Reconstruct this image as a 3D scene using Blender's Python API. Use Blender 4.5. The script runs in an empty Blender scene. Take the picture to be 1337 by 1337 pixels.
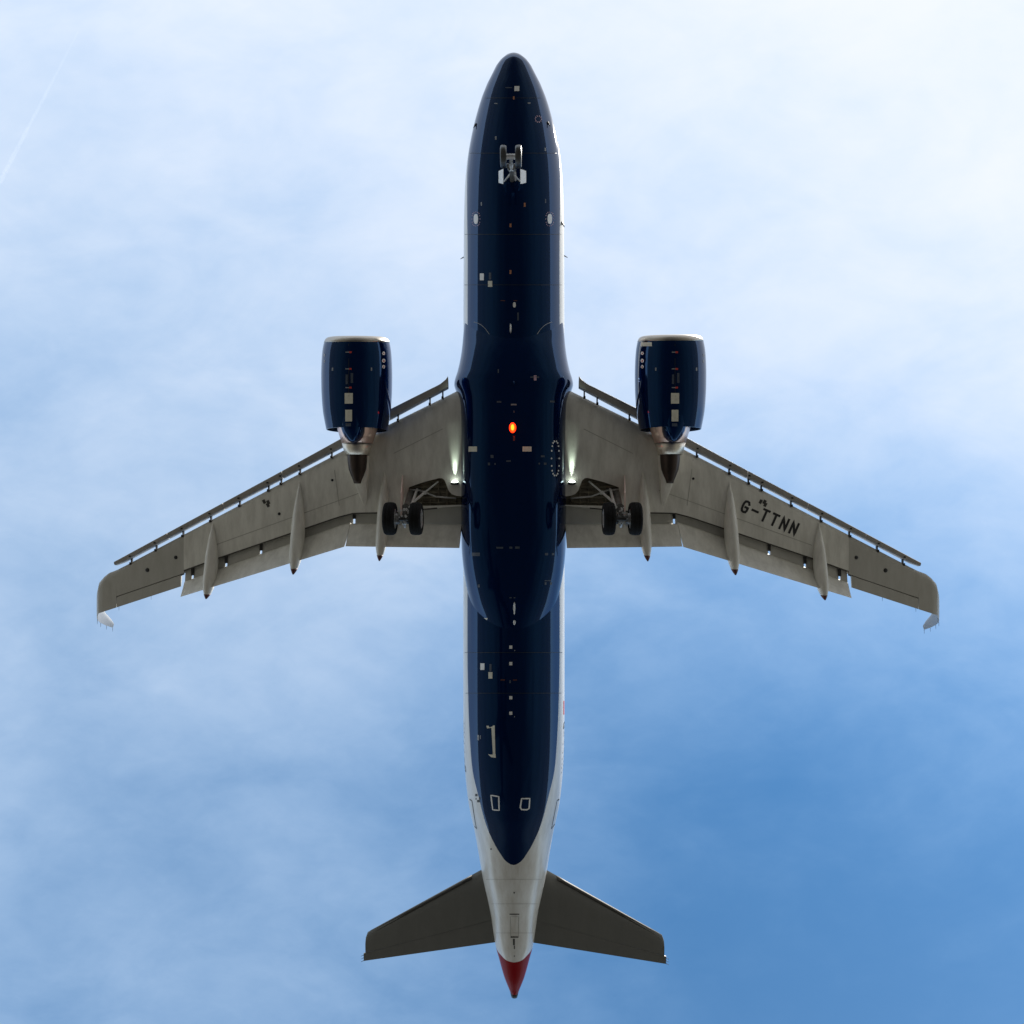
import bpy, bmesh, math, random
from mathutils import Vector, Matrix
from mathutils.bvhtree import BVHTree

random.seed(7)
SC = bpy.context.scene
COL = SC.collection
rad = math.radians

# ------------------------------------------------------------------ camera
F = 1046.0            # focal length in photo pixels (photo is 1337 px square)
H = 32.0              # metres from the lens to the aircraft's axis
CAMZ = 1.7
ROLL = rad(1.0)       # the aircraft banks a little to image right
X0 = 0.075
cd = bpy.data.cameras.new('camera')
cam = bpy.data.objects.new('camera', cd); COL.objects.link(cam)
cam.location = (0, 0, CAMZ); cam.rotation_euler = (math.pi, 0, 0)
cd.sensor_width = 36.0; cd.sensor_fit = 'HORIZONTAL'
cd.lens = 36.0 * F / 1337.0
cd.clip_start = 0.1; cd.clip_end = 60000
SC.camera = cam

# ------------------------------------------------------------------ light
SUN_EL, SUN_DIR = rad(50), Vector((0.64, -0.77, 0)).normalized()   # sun ahead and to image right
sl = bpy.data.lights.new('sun', 'SUN'); sl.energy = 5.0; sl.angle = rad(0.6); sl.color = (1, .95, .87)
so = bpy.data.objects.new('sun', sl); COL.objects.link(so)
to_sun = Vector((SUN_DIR.x * math.cos(SUN_EL), SUN_DIR.y * math.cos(SUN_EL), math.sin(SUN_EL)))
so.rotation_euler = to_sun.to_track_quat('Z', 'Y').to_euler()
so.location = to_sun * 200

W = bpy.data.worlds.new('World'); SC.world = W; W.use_nodes = True
wt = W.node_tree; wt.nodes.clear()
def wn(t, **k):
    n = wt.nodes.new(t)
    for a, b in k.items(): setattr(n, a, b)
    return n
def wl(a, b): wt.links.new(a, b)
def wmath(op, a, b=None, c=None, clamp=False):
    n = wn('ShaderNodeMath', operation=op, use_clamp=clamp)
    for i, v in enumerate((a, b, c)):
        if v is None: continue
        if isinstance(v, (int, float)): n.inputs[i].default_value = v
        else: wl(v, n.inputs[i])
    return n.outputs[0]
WS = 0.1
sky = wn('ShaderNodeTexSky', sky_type='NISHITA', sun_disc=False, sun_elevation=SUN_EL,
         sun_rotation=math.atan2(to_sun.x, to_sun.y), altitude=20, air_density=1.0, dust_density=0.0, ozone_density=3.0)
tc = wn('ShaderNodeTexCoord'); sep = wn('ShaderNodeSeparateXYZ'); wl(tc.outputs['Generated'], sep.inputs[0])
zc = wmath('MAXIMUM', sep.outputs[2], 0.12)
U = wmath('DIVIDE', sep.outputs[0], zc); V = wmath('DIVIDE', sep.outputs[1], zc)
cmb = wn('ShaderNodeCombineXYZ'); wl(U, cmb.inputs[0]); wl(V, cmb.inputs[1])
def wnoise(scale, det, rough, off, dist=0.0, stretch=(1, 1), rot=0):
    m = wn('ShaderNodeMapping'); m.inputs['Location'].default_value = off
    m.inputs['Scale'].default_value = (stretch[0], stretch[1], 1); m.inputs['Rotation'].default_value = (0, 0, rot)
    wl(cmb.outputs[0], m.inputs[0])
    n = wn('ShaderNodeTexNoise'); n.inputs['Scale'].default_value = scale; n.inputs['Detail'].default_value = det
    n.inputs['Roughness'].default_value = rough; n.inputs['Distortion'].default_value = dist
    wl(m.outputs[0], n.inputs['Vector']); return wmath('SUBTRACT', n.outputs[0], 0.5)
def soft(x, k=1.0):   # x/(1+|x|/k): a cloud bank that thickens ahead and thins behind, without end
    return wmath('DIVIDE', x, wmath('ADD', 1.0, wmath('DIVIDE', wmath('ABSOLUTE', x), k)))
Us, Vs = soft(U), soft(V)
dens = wmath('SUBTRACT', 0.55, wmath('MULTIPLY', Vs, 0.78))
dens = wmath('SUBTRACT', dens, wmath('MULTIPLY', wmath('MULTIPLY', Us, Vs), 0.75))
gap = wmath('ADD', wmath('POWER', wmath('SUBTRACT', U, .36), 2), wmath('MULTIPLY', wmath('POWER', wmath('SUBTRACT', V, .44), 2), 1.8))       # a wide gap in the thin cloud
dens = wmath('SUBTRACT', dens, wmath('MULTIPLY', wmath('POWER', 2.718, wmath('MULTIPLY', gap, -4.5)), .19))
dens = wmath('ADD', dens, wmath('MULTIPLY', wnoise(1.6, 4, .5, (3.1, 1.7, 0), .4), 0.42))
dens = wmath('ADD', dens, wmath('MULTIPLY', wnoise(4.2, 6, .55, (.3, 5.2, 0), .5, (1, 1.7), .5), 0.31))
dens = wmath('ADD', dens, wmath('MULTIPLY', wnoise(16, 7, .6, (7.3, 2.2, 0), .3, (1, 1.6), .9), 0.12), clamp=False)
dn = wn('ShaderNodeMapRange', interpolation_type='SMOOTHSTEP'); wl(dens, dn.inputs[0])
dn.inputs[1].default_value = -0.08; dn.inputs[2].default_value = 1.1
cloud = wn('ShaderNodeMix', data_type='RGBA'); wl(dn.outputs[0], cloud.inputs['Factor'])      # a thin veil is bluer than thick cloud
cloud.inputs['A'].default_value = (2.95, 4.55, 6.4, 1); cloud.inputs['B'].default_value = (4.55, 4.75, 5.15, 1)
wmix = wn('ShaderNodeMix', data_type='RGBA'); wl(dn.outputs[0], wmix.inputs['Factor'])
tint = wn('ShaderNodeMix', data_type='RGBA', blend_type='MULTIPLY'); tint.inputs['Factor'].default_value = 1   # a clear, deep blue day
wl(sky.outputs[0], tint.inputs['A']); tint.inputs['B'].default_value = (.36, .82, .96, 1)
wl(tint.outputs['Result'], wmix.inputs['A']); wl(cloud.outputs['Result'], wmix.inputs['B'])
hz = wmath('POWER', 2.718, wmath('MULTIPLY', wmath('MAXIMUM', sep.outputs[2], 0.0), -4.2))     # pale haze low over the horizon, brightened to lift the belly's reflections
hmix = wn('ShaderNodeMix', data_type='RGBA'); wl(wmath('MULTIPLY', hz, .85), hmix.inputs['Factor']); wl(wmix.outputs['Result'], hmix.inputs['A']); hmix.inputs['B'].default_value = (8.0, 8.6, 9.6, 1)
bg = wn('ShaderNodeBackground'); bg.inputs[1].default_value = WS; wl(hmix.outputs['Result'], bg.inputs[0])
wo = wn('ShaderNodeOutputWorld'); wl(bg.outputs[0], wo.inputs[0])

vs = SC.view_settings
vs.view_transform = 'Standard'; vs.look = 'None'; vs.exposure = 1.0; vs.gamma = 1.0; vs.use_curve_mapping = False
SC.cycles.max_bounces = 6; SC.cycles.use_denoising = True

# ------------------------------------------------------------------ materials
def material(name, col, rough=.5, ior=1.5, stint=None, metal=0.0, coat=0.0, noise=None, bump=None, emit=None, spec=.5, coat_ior=1.5, coat_rough=.04):
    """noise = (scale vec, strength, dark colour); bump = (scale, strength)."""
    m = bpy.data.materials.new(name); m.use_nodes = True
    nt = m.node_tree; b = nt.nodes['Principled BSDF']
    b.inputs['Base Color'].default_value = (*col, 1); b.inputs['Roughness'].default_value = rough
    b.inputs['Metallic'].default_value = metal; b.inputs['Coat Weight'].default_value = coat
    b.inputs['Coat IOR'].default_value = coat_ior; b.inputs['Coat Roughness'].default_value = coat_rough
    b.inputs['Specular IOR Level'].default_value = spec; b.inputs['IOR'].default_value = ior
    if stint: b.inputs['Specular Tint'].default_value = (*stint, 1)
    if emit: b.inputs['Emission Color'].default_value = (*emit[0], 1); b.inputs['Emission Strength'].default_value = emit[1]
    tcn = nt.nodes.new('ShaderNodeTexCoord')
    if noise:
        mp = nt.nodes.new('ShaderNodeMapping'); mp.inputs['Scale'].default_value = noise[0]
        nt.links.new(tcn.outputs['Object'], mp.inputs[0])
        n = nt.nodes.new('ShaderNodeTexNoise'); n.inputs['Scale'].default_value = 1; n.inputs['Detail'].default_value = 8
        n.inputs['Roughness'].default_value = .65
        nt.links.new(mp.outputs[0], n.inputs['Vector'])
        mr = nt.nodes.new('ShaderNodeMapRange'); nt.links.new(n.outputs[0], mr.inputs[0])
        mr.inputs[1].default_value = .38; mr.inputs[2].default_value = .72
        mr.inputs[3].default_value = 0; mr.inputs[4].default_value = noise[1]
        mx = nt.nodes.new('ShaderNodeMix'); mx.data_type = 'RGBA'
        nt.links.new(mr.outputs[0], mx.inputs['Factor'])
        mx.inputs['A'].default_value = (*col, 1); mx.inputs['B'].default_value = (*noise[2], 1)
        nt.links.new(mx.outputs['Result'], b.inputs['Base Color'])
        m['base_mix'] = mx.name
    if bump:
        n2 = nt.nodes.new('ShaderNodeTexNoise'); n2.inputs['Scale'].default_value = bump[0]; n2.inputs['Detail'].default_value = 3
        nt.links.new(tcn.outputs['Object'], n2.inputs['Vector'])
        bp = nt.nodes.new('ShaderNodeBump'); bp.inputs['Strength'].default_value = bump[1]; bp.inputs['Distance'].default_value = .02
        nt.links.new(n2.outputs[0], bp.inputs['Height']); nt.links.new(bp.outputs[0], b.inputs['Normal'])
        if coat: nt.links.new(bp.outputs[0], b.inputs['Coat Normal'])
    return m

BLUE = (0.0008, 0.0058, 0.038); STINT = (.14, .45, 1.0)
M = {}
M['blue'] = material('dark_blue_gloss_paint', BLUE, .05, ior=1.58, stint=STINT, noise=((.8, .12, .8), .35, (.0016, .009, .045)), bump=(.9, .05))
M['wing'] = material('grey_wing_paint', (.78, .76, .69), .45, noise=((3.1, .8, 3.1), .85, (.53, .51, .45)), bump=(2.5, .12))
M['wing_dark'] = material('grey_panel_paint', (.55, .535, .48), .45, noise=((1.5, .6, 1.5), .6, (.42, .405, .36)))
M['tail'] = material('dark_grey_tail_paint', (.155, .155, .142), .5, noise=((2.2, .5, 2.2), .5, (.12, .12, .11)))
M['slat'] = material('slat_grey', (.40, .38, .35), .6, spec=.2, noise=((3, 1.0, 3), .5, (.2, .19, .18)))
M['light'] = material('white_paint', (.78, .78, .77), .3, noise=((3, .8, 3), .3, (.66, .65, .62)))
M['cove'] = material('dark_cavity_paint', (.085, .08, .066), .7, noise=((4, 4, 4), .7, (.04, .036, .03)))
M['bay'] = material('gear_bay_grime', (.36, .32, .23), .7, noise=((3, 9, 5), 1.0, (.06, .053, .04)))
M['black'] = material('black_fitting', (.012, .012, .012), .5, noise=((5, 5, 5), .5, (.02, .02, .02)))
M['lip'] = material('polished_intake_metal', (.40, .365, .315), .4, metal=1.0, noise=((4, 4, 4), .4, (.5, .46, .40)))
M['nozzle'] = material('heat_tinted_titanium', (.78, .58, .50), .38, metal=1.0, noise=((3, 1.5, 3), .7, (.58, .43, .37)))
M['nozzle_rim'] = material('bare_nozzle_metal', (.78, .72, .62), .4, metal=1.0, noise=((5, 3, 5), .6, (.42, .38, .31)))
M['plug'] = material('sooty_exhaust_metal', (.06, .045, .038), .38, metal=.8, noise=((4, 2, 4), .7, (.03, .024, .02)))
M['tyre'] = material('black_rubber', (.010, .010, .010), .85, spec=.08, noise=((9, 9, 9), .6, (.022, .022, .023)))
M['nose_tyre'] = material('worn_shiny_rubber', (.016, .016, .017), .38, spec=.8, noise=((9, 9, 9), .6, (.026, .026, .027)))
M['hub'] = material('grey_wheel_metal', (.42, .41, .39), .35, metal=.6, noise=((12, 12, 12), .7, (.2, .19, .18)))
M['steel'] = material('bright_gear_steel', (.92, .91, .89), .35, metal=.2, noise=((12, 12, 12), .5, (.45, .44, .42)))
M['gear_grey'] = material('light_gear_paint', (.62, .62, .60), .4, noise=((8, 8, 8), .6, (.38, .37, .35)))
M['gear_dark'] = material('greasy_gear_metal', (.06, .058, .052), .4, metal=.4, noise=((9, 9, 9), .7, (.025, .024, .022)))
M['cream'] = material('cream_placard', (.82, .79, .67), .5, noise=((7, 7, 7), .5, (.5, .47, .38)))
M['white'] = material('white_placard', (.93, .93, .92), .4, noise=((9, 9, 9), .3, (.7, .7, .7)))
M['dim'] = material('faded_grey_print', (.30, .31, .33), .5, noise=((9, 9, 9), .6, (.18, .19, .21)))
M['faint'] = material('faint_blue_grey_print', (.07, .085, .12), .5, noise=((9, 9, 9), .6, (.035, .045, .07)))
M['orange'] = material('orange_drain_mark', (.50, .22, .12), .5, noise=((9, 9, 9), .3, (.5, .2, .1)))
M['red'] = material('red_warning_print', (.62, .05, .035), .5, noise=((9, 9, 9), .3, (.45, .04, .03)))
M['pink'] = material('pink_dot_print', (.55, .36, .44), .5, noise=((9, 9, 9), .3, (.4, .25, .32)))
M['letter'] = material('black_letter_paint', (.006, .006, .007), .45, noise=((5, 5, 5), .4, (.012, .012, .012)))
M['line'] = material('dark_panel_gap', (.05, .048, .042), .6, noise=((5, 5, 5), .4, (.08, .075, .065)))
M['beacon'] = material('lit_red_beacon', (.8, .1, .02), .2, noise=((5, 5, 5), .1, (.8, .12, .02)), emit=((1, .02, .001), 2.2))
M['flash'] = material('beacon_flash_tube', (.9, .5, .1), .2, noise=((5, 5, 5), .1, (.9, .45, .1)), emit=((1, .0062, .0002), 65))
M['lamp'] = material('lit_landing_lamp', (.9, .95, .9), .2, noise=((5, 5, 5), .1, (.9, .9, .9)), emit=((.86, 1, .9), 4))
M['clear'] = material('dark_lens_glass', (.05, .06, .07), .05, coat=1, noise=((5, 5, 5), .2, (.07, .08, .09)))
M['tip'] = material('rust_red_tip', (.10, .025, .02), .5, noise=((6, 6, 6), .5, (.06, .02, .018)))
def ground_material():
    """unseen ground: dry grass with a dark asphalt band added to blacken belly reflections"""
    m = material('grass_with_added_dark_band', (.1, .1, .1), .9, noise=((.02, .02, .02), 1.0, (.060, .058, .048)))
    nt = m.node_tree; L = nt.links.new; n = nt.nodes.new
    mx = nt.nodes[m['base_mix']]; mx.inputs['A'].default_value = (.104, .101, .088, 1)
    t = n('ShaderNodeTexCoord'); sp = n('ShaderNodeSeparateXYZ'); L(t.outputs['Object'], sp.inputs[0])
    ab = n('ShaderNodeMath'); ab.operation = 'ABSOLUTE'; L(sp.outputs[0], ab.inputs[0])
    no = n('ShaderNodeTexNoise'); no.inputs['Scale'].default_value = .09; no.inputs['Detail'].default_value = 6; L(t.outputs['Object'], no.inputs['Vector'])
    ad = n('ShaderNodeMath'); ad.operation = 'MULTIPLY_ADD'; L(no.outputs[0], ad.inputs[0]); ad.inputs[1].default_value = 34; L(ab.outputs[0], ad.inputs[2])
    r = n('ShaderNodeMapRange'); r.interpolation_type = 'SMOOTHSTEP'; L(ad.outputs[0], r.inputs[0]); r.inputs[1].default_value = 22; r.inputs[2].default_value = 62
    m2 = n('ShaderNodeMix'); m2.data_type = 'RGBA'; L(r.outputs[0], m2.inputs['Factor']); m2.inputs['A'].default_value = (.013, .013, .014, 1); L(mx.outputs['Result'], m2.inputs['B'])  # dark middle band added for its reflection in the belly
    L(m2.outputs['Result'], nt.nodes['Principled BSDF'].inputs['Base Color'])
    nt.nodes['Principled BSDF'].inputs['Specular IOR Level'].default_value = .15
    return m
M['ground'] = ground_material()
M['seam'] = material('wing_panel_seam', (.46, .44, .39), .5, noise=((5, 5, 5), .5, (.36, .345, .30)))
M['outer'] = material('shaded_outer_wing_paint', (.49, .475, .43), .45, noise=((3.1, .8, 3.1), .85, (.40, .385, .335)), bump=(2.5, .12))  # outboard fall-off of light painted in as a darker grey
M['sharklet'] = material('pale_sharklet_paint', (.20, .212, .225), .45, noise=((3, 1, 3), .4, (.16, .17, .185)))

def fuselage_paint():
    """white skin, dark blue belly and red tail, told apart by two painted-on outlines kept as vertex attributes."""
    m = bpy.data.materials.new('fuselage_livery'); m.use_nodes = True
    nt = m.node_tree; b = nt.nodes['Principled BSDF']
    def n(t): return nt.nodes.new(t)
    L = nt.links.new
    tcn = n('ShaderNodeTexCoord')
    mp = n('ShaderNodeMapping'); mp.inputs['Scale'].default_value = (3.0, .22, 3.0); L(tcn.outputs['Object'], mp.inputs[0])
    no = n('ShaderNodeTexNoise'); no.inputs['Scale'].default_value = 1; no.inputs['Detail'].default_value = 9; no.inputs['Roughness'].default_value = .65
    L(mp.outputs[0], no.inputs['Vector'])
    mr = n('ShaderNodeMapRange'); L(no.outputs[0], mr.inputs[0]); mr.inputs[1].default_value = .4; mr.inputs[2].default_value = .75
    wm = n('ShaderNodeMix'); wm.data_type = 'RGBA'; L(mr.outputs[0], wm.inputs['Factor'])
    wm.inputs['A'].default_value = (.76, .745, .70, 1); wm.inputs['B'].default_value = (.56, .52, .445, 1)
    bm_ = n('ShaderNodeMix'); bm_.data_type = 'RGBA'; L(mr.outputs[0], bm_.inputs['Factor'])
    bm_.inputs['A'].default_value = (*BLUE, 1); bm_.inputs['B'].default_value = (.0016, .009, .045, 1)
    def step(attr):
        a = n('ShaderNodeAttribute'); a.attribute_name = attr
        r = n('ShaderNodeMapRange'); L(a.outputs['Fac'], r.inputs[0]); r.inputs[1].default_value = -.012; r.inputs[2].default_value = .012
        return r.outputs[0]
    m1 = n('ShaderNodeMix'); m1.data_type = 'RGBA'; sb = step('belly'); L(sb, m1.inputs['Factor'])
    L(wm.outputs['Result'], m1.inputs['A']); L(bm_.outputs['Result'], m1.inputs['B'])
    m2 = n('ShaderNodeMix'); m2.data_type = 'RGBA'; sr = step('tail'); L(sr, m2.inputs['Factor'])
    L(m1.outputs['Result'], m2.inputs['A']); m2.inputs['B'].default_value = (.27, .003, .006, 1)
    L(m2.outputs['Result'], b.inputs['Base Color'])
    def by(a_, b_):
        r = n('ShaderNodeMapRange'); L(sb, r.inputs[0]); r.inputs[3].default_value = a_; r.inputs[4].default_value = b_; return r.outputs[0]
    L(by(.28, .05), b.inputs['Roughness'])
    ir = n('ShaderNodeMath'); ir.operation = 'MULTIPLY_ADD'; L(sr, ir.inputs[0]); ir.inputs[1].default_value = -.36; L(by(1.5, 1.58), ir.inputs[2]); L(ir.outputs[0], b.inputs['IOR'])
    st = n('ShaderNodeMix'); st.data_type = 'RGBA'; L(sb, st.inputs['Factor']); st.inputs['A'].default_value = (1, 1, 1, 1); st.inputs['B'].default_value = (*STINT, 1)
    L(st.outputs['Result'], b.inputs['Specular Tint'])
    mc = n('ShaderNodeMapRange'); L(sb, mc.inputs[0]); mc.inputs[3].default_value = .35; mc.inputs[4].default_value = 0
    cw = n('ShaderNodeMath'); cw.operation = 'SUBTRACT'; cw.use_clamp = True; L(mc.outputs[0], cw.inputs[0]); L(sr, cw.inputs[1]); L(cw.outputs[0], b.inputs['Coat Weight'])
    b.inputs['Coat IOR'].default_value = 1.48; b.inputs['Coat Roughness'].default_value = .04
    n2 = n('ShaderNodeTexNoise'); n2.inputs['Scale'].default_value = .9; n2.inputs['Detail'].default_value = 3; L(tcn.outputs['Object'], n2.inputs['Vector'])
    bp = n('ShaderNodeBump'); bp.inputs['Strength'].default_value = .05; bp.inputs['Distance'].default_value = .02
    L(n2.outputs[0], bp.inputs['Height']); L(bp.outputs[0], b.inputs['Normal']); L(bp.outputs[0], b.inputs['Coat Normal'])
    return m
M['fuselage'] = fuselage_paint()

# ------------------------------------------------------------------ ground
def grid_sheet(name, half, n, mat):
    bm = bmesh.new(); bmesh.ops.create_grid(bm, x_segments=n, y_segments=n, size=half)
    me = bpy.data.meshes.new(name); bm.to_mesh(me); bm.free(); me.materials.append(mat)
    o = bpy.data.objects.new(name, me); COL.objects.link(o); return o
g = grid_sheet('ground', 12000, 24, M['ground']); g['kind'] = 'structure'
# ------------------------------------------------------------------ aircraft frame
plane = bpy.data.objects.new('airliner', None); COL.objects.link(plane)
plane.location = (X0, 0, CAMZ + H); plane.rotation_euler = (0, ROLL, 0); plane.empty_display_size = 2
plane['label'] = 'dark blue bellied twin-engine airliner overhead with landing gear and flaps down'
plane['category'] = 'airliner'
SR, CR = math.sin(ROLL), math.cos(ROLL)
CAMB = Matrix.Rotation(-ROLL, 3, 'Y') @ Vector((-X0, 0, -H))
def ray(px, py):
    return (Matrix.Rotation(-ROLL, 3, 'Y') @ Vector(((px - 668.5) / F, (py - 668.5) / F, 1))).normalized()
def P(px, py, zb):
    """where the sight line through photo pixel (px, py) meets the aircraft-frame level zb"""
    d = ray(px, py); t = (zb - CAMB.z) / d.z
    return CAMB + d * t
def zw(x):
    x = abs(x); return -1.35 + .085 * (x - 2) + .0016 * (x - 2) ** 2 if x > 2 else -1.35
def PW(px, py, dz=0.0):
    z = 0.0
    for _ in range(6):
        p = P(px, py, z + dz); z = zw(p.x)
    return P(px, py, z + dz)
def SY(l, r, dz=0.0, z=None):
    """mean of a left and a right measurement -> (|x|, y)"""
    a = PW(*l, dz) if z is None else P(*l, z); b = PW(*r, dz) if z is None else P(*r, z)
    return ((abs(a.x) + abs(b.x)) / 2, (a.y + b.y) / 2)

def link(name, bm, mat, parent, smooth=True, mats=None, recalc=True, auto=None):
    if recalc: bmesh.ops.recalc_face_normals(bm, faces=bm.faces)
    me = bpy.data.meshes.new(name); bm.to_mesh(me); bm.free()
    for mm in (mats or [mat]): me.materials.append(mm)
    if smooth:
        for p in me.polygons: p.use_smooth = True
        if auto is not None:
            try: me.set_sharp_from_angle(angle=rad(auto))
            except Exception: pass
    o = bpy.data.objects.new(name, me); COL.objects.link(o)
    o.parent = parent; return o
def loft(bm, rings, closed=True, caps=True, mi=0):
    vr = [[bm.verts.new(v) for v in r] for r in rings]
    n = len(vr[0]); faces = []
    for a, b in zip(vr, vr[1:]):
        for i in range(n if closed else n - 1):
            j = (i + 1) % n
            try: faces.append(bm.faces.new((a[i], a[j], b[j], b[i])))
            except ValueError: pass
    if caps and closed:
        for r in (vr[0], vr[-1]):
            try: faces.append(bm.faces.new(r))
            except ValueError: pass
    for f in faces: f.material_index = mi
    return vr
def tube(bm, p0, p1, r0, r1=None, n=12, caps=True):
    p0, p1 = Vector(p0), Vector(p1); r1 = r0 if r1 is None else r1
    d = (p1 - p0).normalized(); a = d.orthogonal().normalized(); b = d.cross(a)
    loft(bm, [[p + (a * math.cos(t) + b * math.sin(t)) * r for t in [2 * math.pi * i / n for i in range(n)]] for p, r in ((p0, r0), (p1, r1))], caps=caps)
def path_tube(bm, pts, r, n=6):
    for a, b in zip(pts, pts[1:]): tube(bm, a, b, r, n=n)
def box(bm, c, s, rot=None):
    v = []
    for dx in (-1, 1):
        for dy in (-1, 1):
            for dz in (-1, 1):
                q = Vector((dx * s[0] / 2, dy * s[1] / 2, dz * s[2] / 2))
                if rot: q = rot @ q
                v.append(bm.verts.new(Vector(c) + q))
    for f in ((0, 1, 3, 2), (4, 6, 7, 5), (0, 4, 5, 1), (2, 3, 7, 6), (0, 2, 6, 4), (1, 5, 7, 3)):
        bm.faces.new([v[i] for i in f])
def lathe(bm, prof, origin, axis, n=32, closed_prof=False, scale_side=1):
    """prof = [(along axis, radius)]"""
    axis = Vector(axis).normalized(); a = axis.orthogonal().normalized(); b = axis.cross(a); o = Vector(origin)
    rings = [[o + axis * t + (a * math.cos(q) + b * math.sin(q)) * r for q in [2 * math.pi * i / n for i in range(n)]] for t, r in prof]
    if closed_prof: rings.append(rings[0])
    loft(bm, rings, caps=not closed_prof)
    if closed_prof: bmesh.ops.remove_doubles(bm, verts=bm.verts, dist=1e-5)
def interp(tab, x):
    if x <= tab[0][0]: return tab[0][1]
    for (a, fa), (b, fb) in zip(tab, tab[1:]):
        if x <= b: return fa + (fb - fa) * (x - a) / (b - a)
    return tab[-1][1]
def smooth_interp(tab, x):
    """monotone cubic through the table"""
    n = len(tab)
    if x <= tab[0][0]: return tab[0][1]
    if x >= tab[-1][0]: return tab[-1][1]
    d = [(tab[i + 1][1] - tab[i][1]) / (tab[i + 1][0] - tab[i][0]) for i in range(n - 1)]
    m = [d[0]] + [0 if d[i - 1] * d[i] <= 0 else 2 * d[i - 1] * d[i] / (d[i - 1] + d[i]) for i in range(1, n - 1)] + [d[-1]]
    for i in range(n - 1):
        if x <= tab[i + 1][0]:
            h = tab[i + 1][0] - tab[i][0]; t = (x - tab[i][0]) / h
            return (tab[i][1] * (2 * t ** 3 - 3 * t * t + 1) + m[i] * h * (t ** 3 - 2 * t * t + t)
                    + tab[i + 1][1] * (-2 * t ** 3 + 3 * t * t) + m[i + 1] * h * (t ** 3 - t * t))
def bvh_of(*objs):
    vs_, fs = [], []
    for o in objs:
        k = len(vs_); vs_ += [v.co.copy() for v in o.data.vertices]
        fs += [[i + k for i in p.vertices] for p in o.data.polygons]
    return BVHTree.FromPolygons(vs_, fs)

# ------------------------------------------------------------------ fuselage
# (photo row, half width in px, axis height)
FUS = [(71.5, 1.0, -.62), (73, 8, -.61), (76, 12.5, -.60), (82.9, 19.3, -.56), (91, 24.6, -.51), (99.4, 28.5, -.46), (115.8, 36.5, -.36), (132, 42.7, -.27),
       (155.3, 49.6, -.17), (181.6, 55.8, -.09), (214.6, 61.2, -.03), (247.5, 64.0, 0), (300, 65.3, 0), (400, 65.8, 0), (600, 66, 0), (850, 66.1, 0),
       (930, 66.0, .02), (974, 65.3, .06), (1002, 64.0, .11), (1043, 59.9, .22), (1084, 51.4, .40), (1117, 45.6, .52), (1140, 41.8, .62), (1192, 30.8, .88),
       (1230, 25.2, 1.06), (1250, 20.0, 1.15), (1274.5, 13.2, 1.26), (1290, 7.2, 1.33), (1300.5, 3.2, 1.37)]
fy, fr, fz = [], [], []
for py, hw, za in FUS:
    c = P(671, py, za); e = P(671 + hw, py, za)
    fy.append(c.y); fr.append(e.x - c.x); fz.append(za)
FR = list(zip(fy, fr)); FZ = list(zip(fy, fz))
NA = 96
ys = []
for a, b in zip(fy, fy[1:]):
    k = max(1, int((b - a) / (.09 if a > 12.4 else .25))); ys += [a + (b - a) * i / k for i in range(k)]
ys.append(fy[-1])
def fring(y):
    r = smooth_interp(FR, y); z = smooth_interp(FZ, y)
    return [Vector((r * math.sin(q), y, z - r * math.cos(q))) for q in [2 * math.pi * i / NA for i in range(NA)]]
bm = bmesh.new(); loft(bm, [fring(y) for y in ys])
fus = link('fuselage', bm, M['fuselage'], plane)
FB = bvh_of(fus)
def cast(px, py, tree):
    d = ray(px, py); h = tree.ray_cast(CAMB, d)
    return (h[0], h[1]) if h[0] is not None else (None, None)
def angle_at(px, py):
    p, _ = cast(px, py, FB)
    if p is None: return None
    return p.y, math.atan2(abs(p.x), -(p.z - smooth_interp(FZ, p.y)))
belly = []
for py, l, r in ((250, 609.8, 731.5), (350, 610.2, 730), (500, 610.2, 730.5), (700, 610.5, 731), (850, 610.7, 731), (920, 611.8, 729.6), (974, 614.3, 727), (1002, 616.8, 724.8),
                 (1043, 625.8, 715.5), (1084.6, 638.5, 704.4), (1105, 648, 694.5), (1117, 655.2, 686.8), (1121, 657.6, 684), (1124, 660.3, 681.2), (1126.5, 663.2, 678.4), (1128.4, 666.2, 675.4), (1129.5, 669.3, 672.4)):
    q = [a for a in (angle_at(l, py), angle_at(r, py)) if a]
    belly.append((sum(a[0] for a in q) / len(q), sum(a[1] for a in q) / len(q)))
yt0 = P(671, 140, 0).y; yt1 = P(671, 200, 0).y
belly = [(yt0, 2.3), (P(671, 170, 0).y, 1.65), (yt1, 1.36)] + belly + [(belly[-1][0] + .03, -.1), (belly[-1][0] + .5, -1.2)]
redb = []
for (px, py) in ((672.3, 1256.5), (681, 1254), (690, 1245.5), (696, 1235)):
    a = angle_at(px, py)
    if a: redb.append((a[1], a[0]))
redb.sort(); redb.append((math.pi, redb[-1][1] - .5))
at1 = fus.data.attributes.new('belly', 'FLOAT', 'POINT'); at2 = fus.data.attributes.new('tail', 'FLOAT', 'POINT')
for v in fus.data.vertices:
    r = smooth_interp(FR, v.co.y); q = math.atan2(abs(v.co.x), -(v.co.z - smooth_interp(FZ, v.co.y)))
    at1.data[v.index].value = (smooth_interp(belly, v.co.y) - q) * r
    at2.data[v.index].value = v.co.y - smooth_interp(redb, q)

# auxiliary power exhaust at the very end
bm = bmesh.new()
ye = fy[-1]
lathe(bm, [(-.30, .20), (-.06, .15), (.03, .125), (.03, .09), (-.1, .08)], (0, ye, fz[-1]), (0, 1, 0), 24)
link('exhaust_pipe', bm, M['black'], fus)

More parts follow.
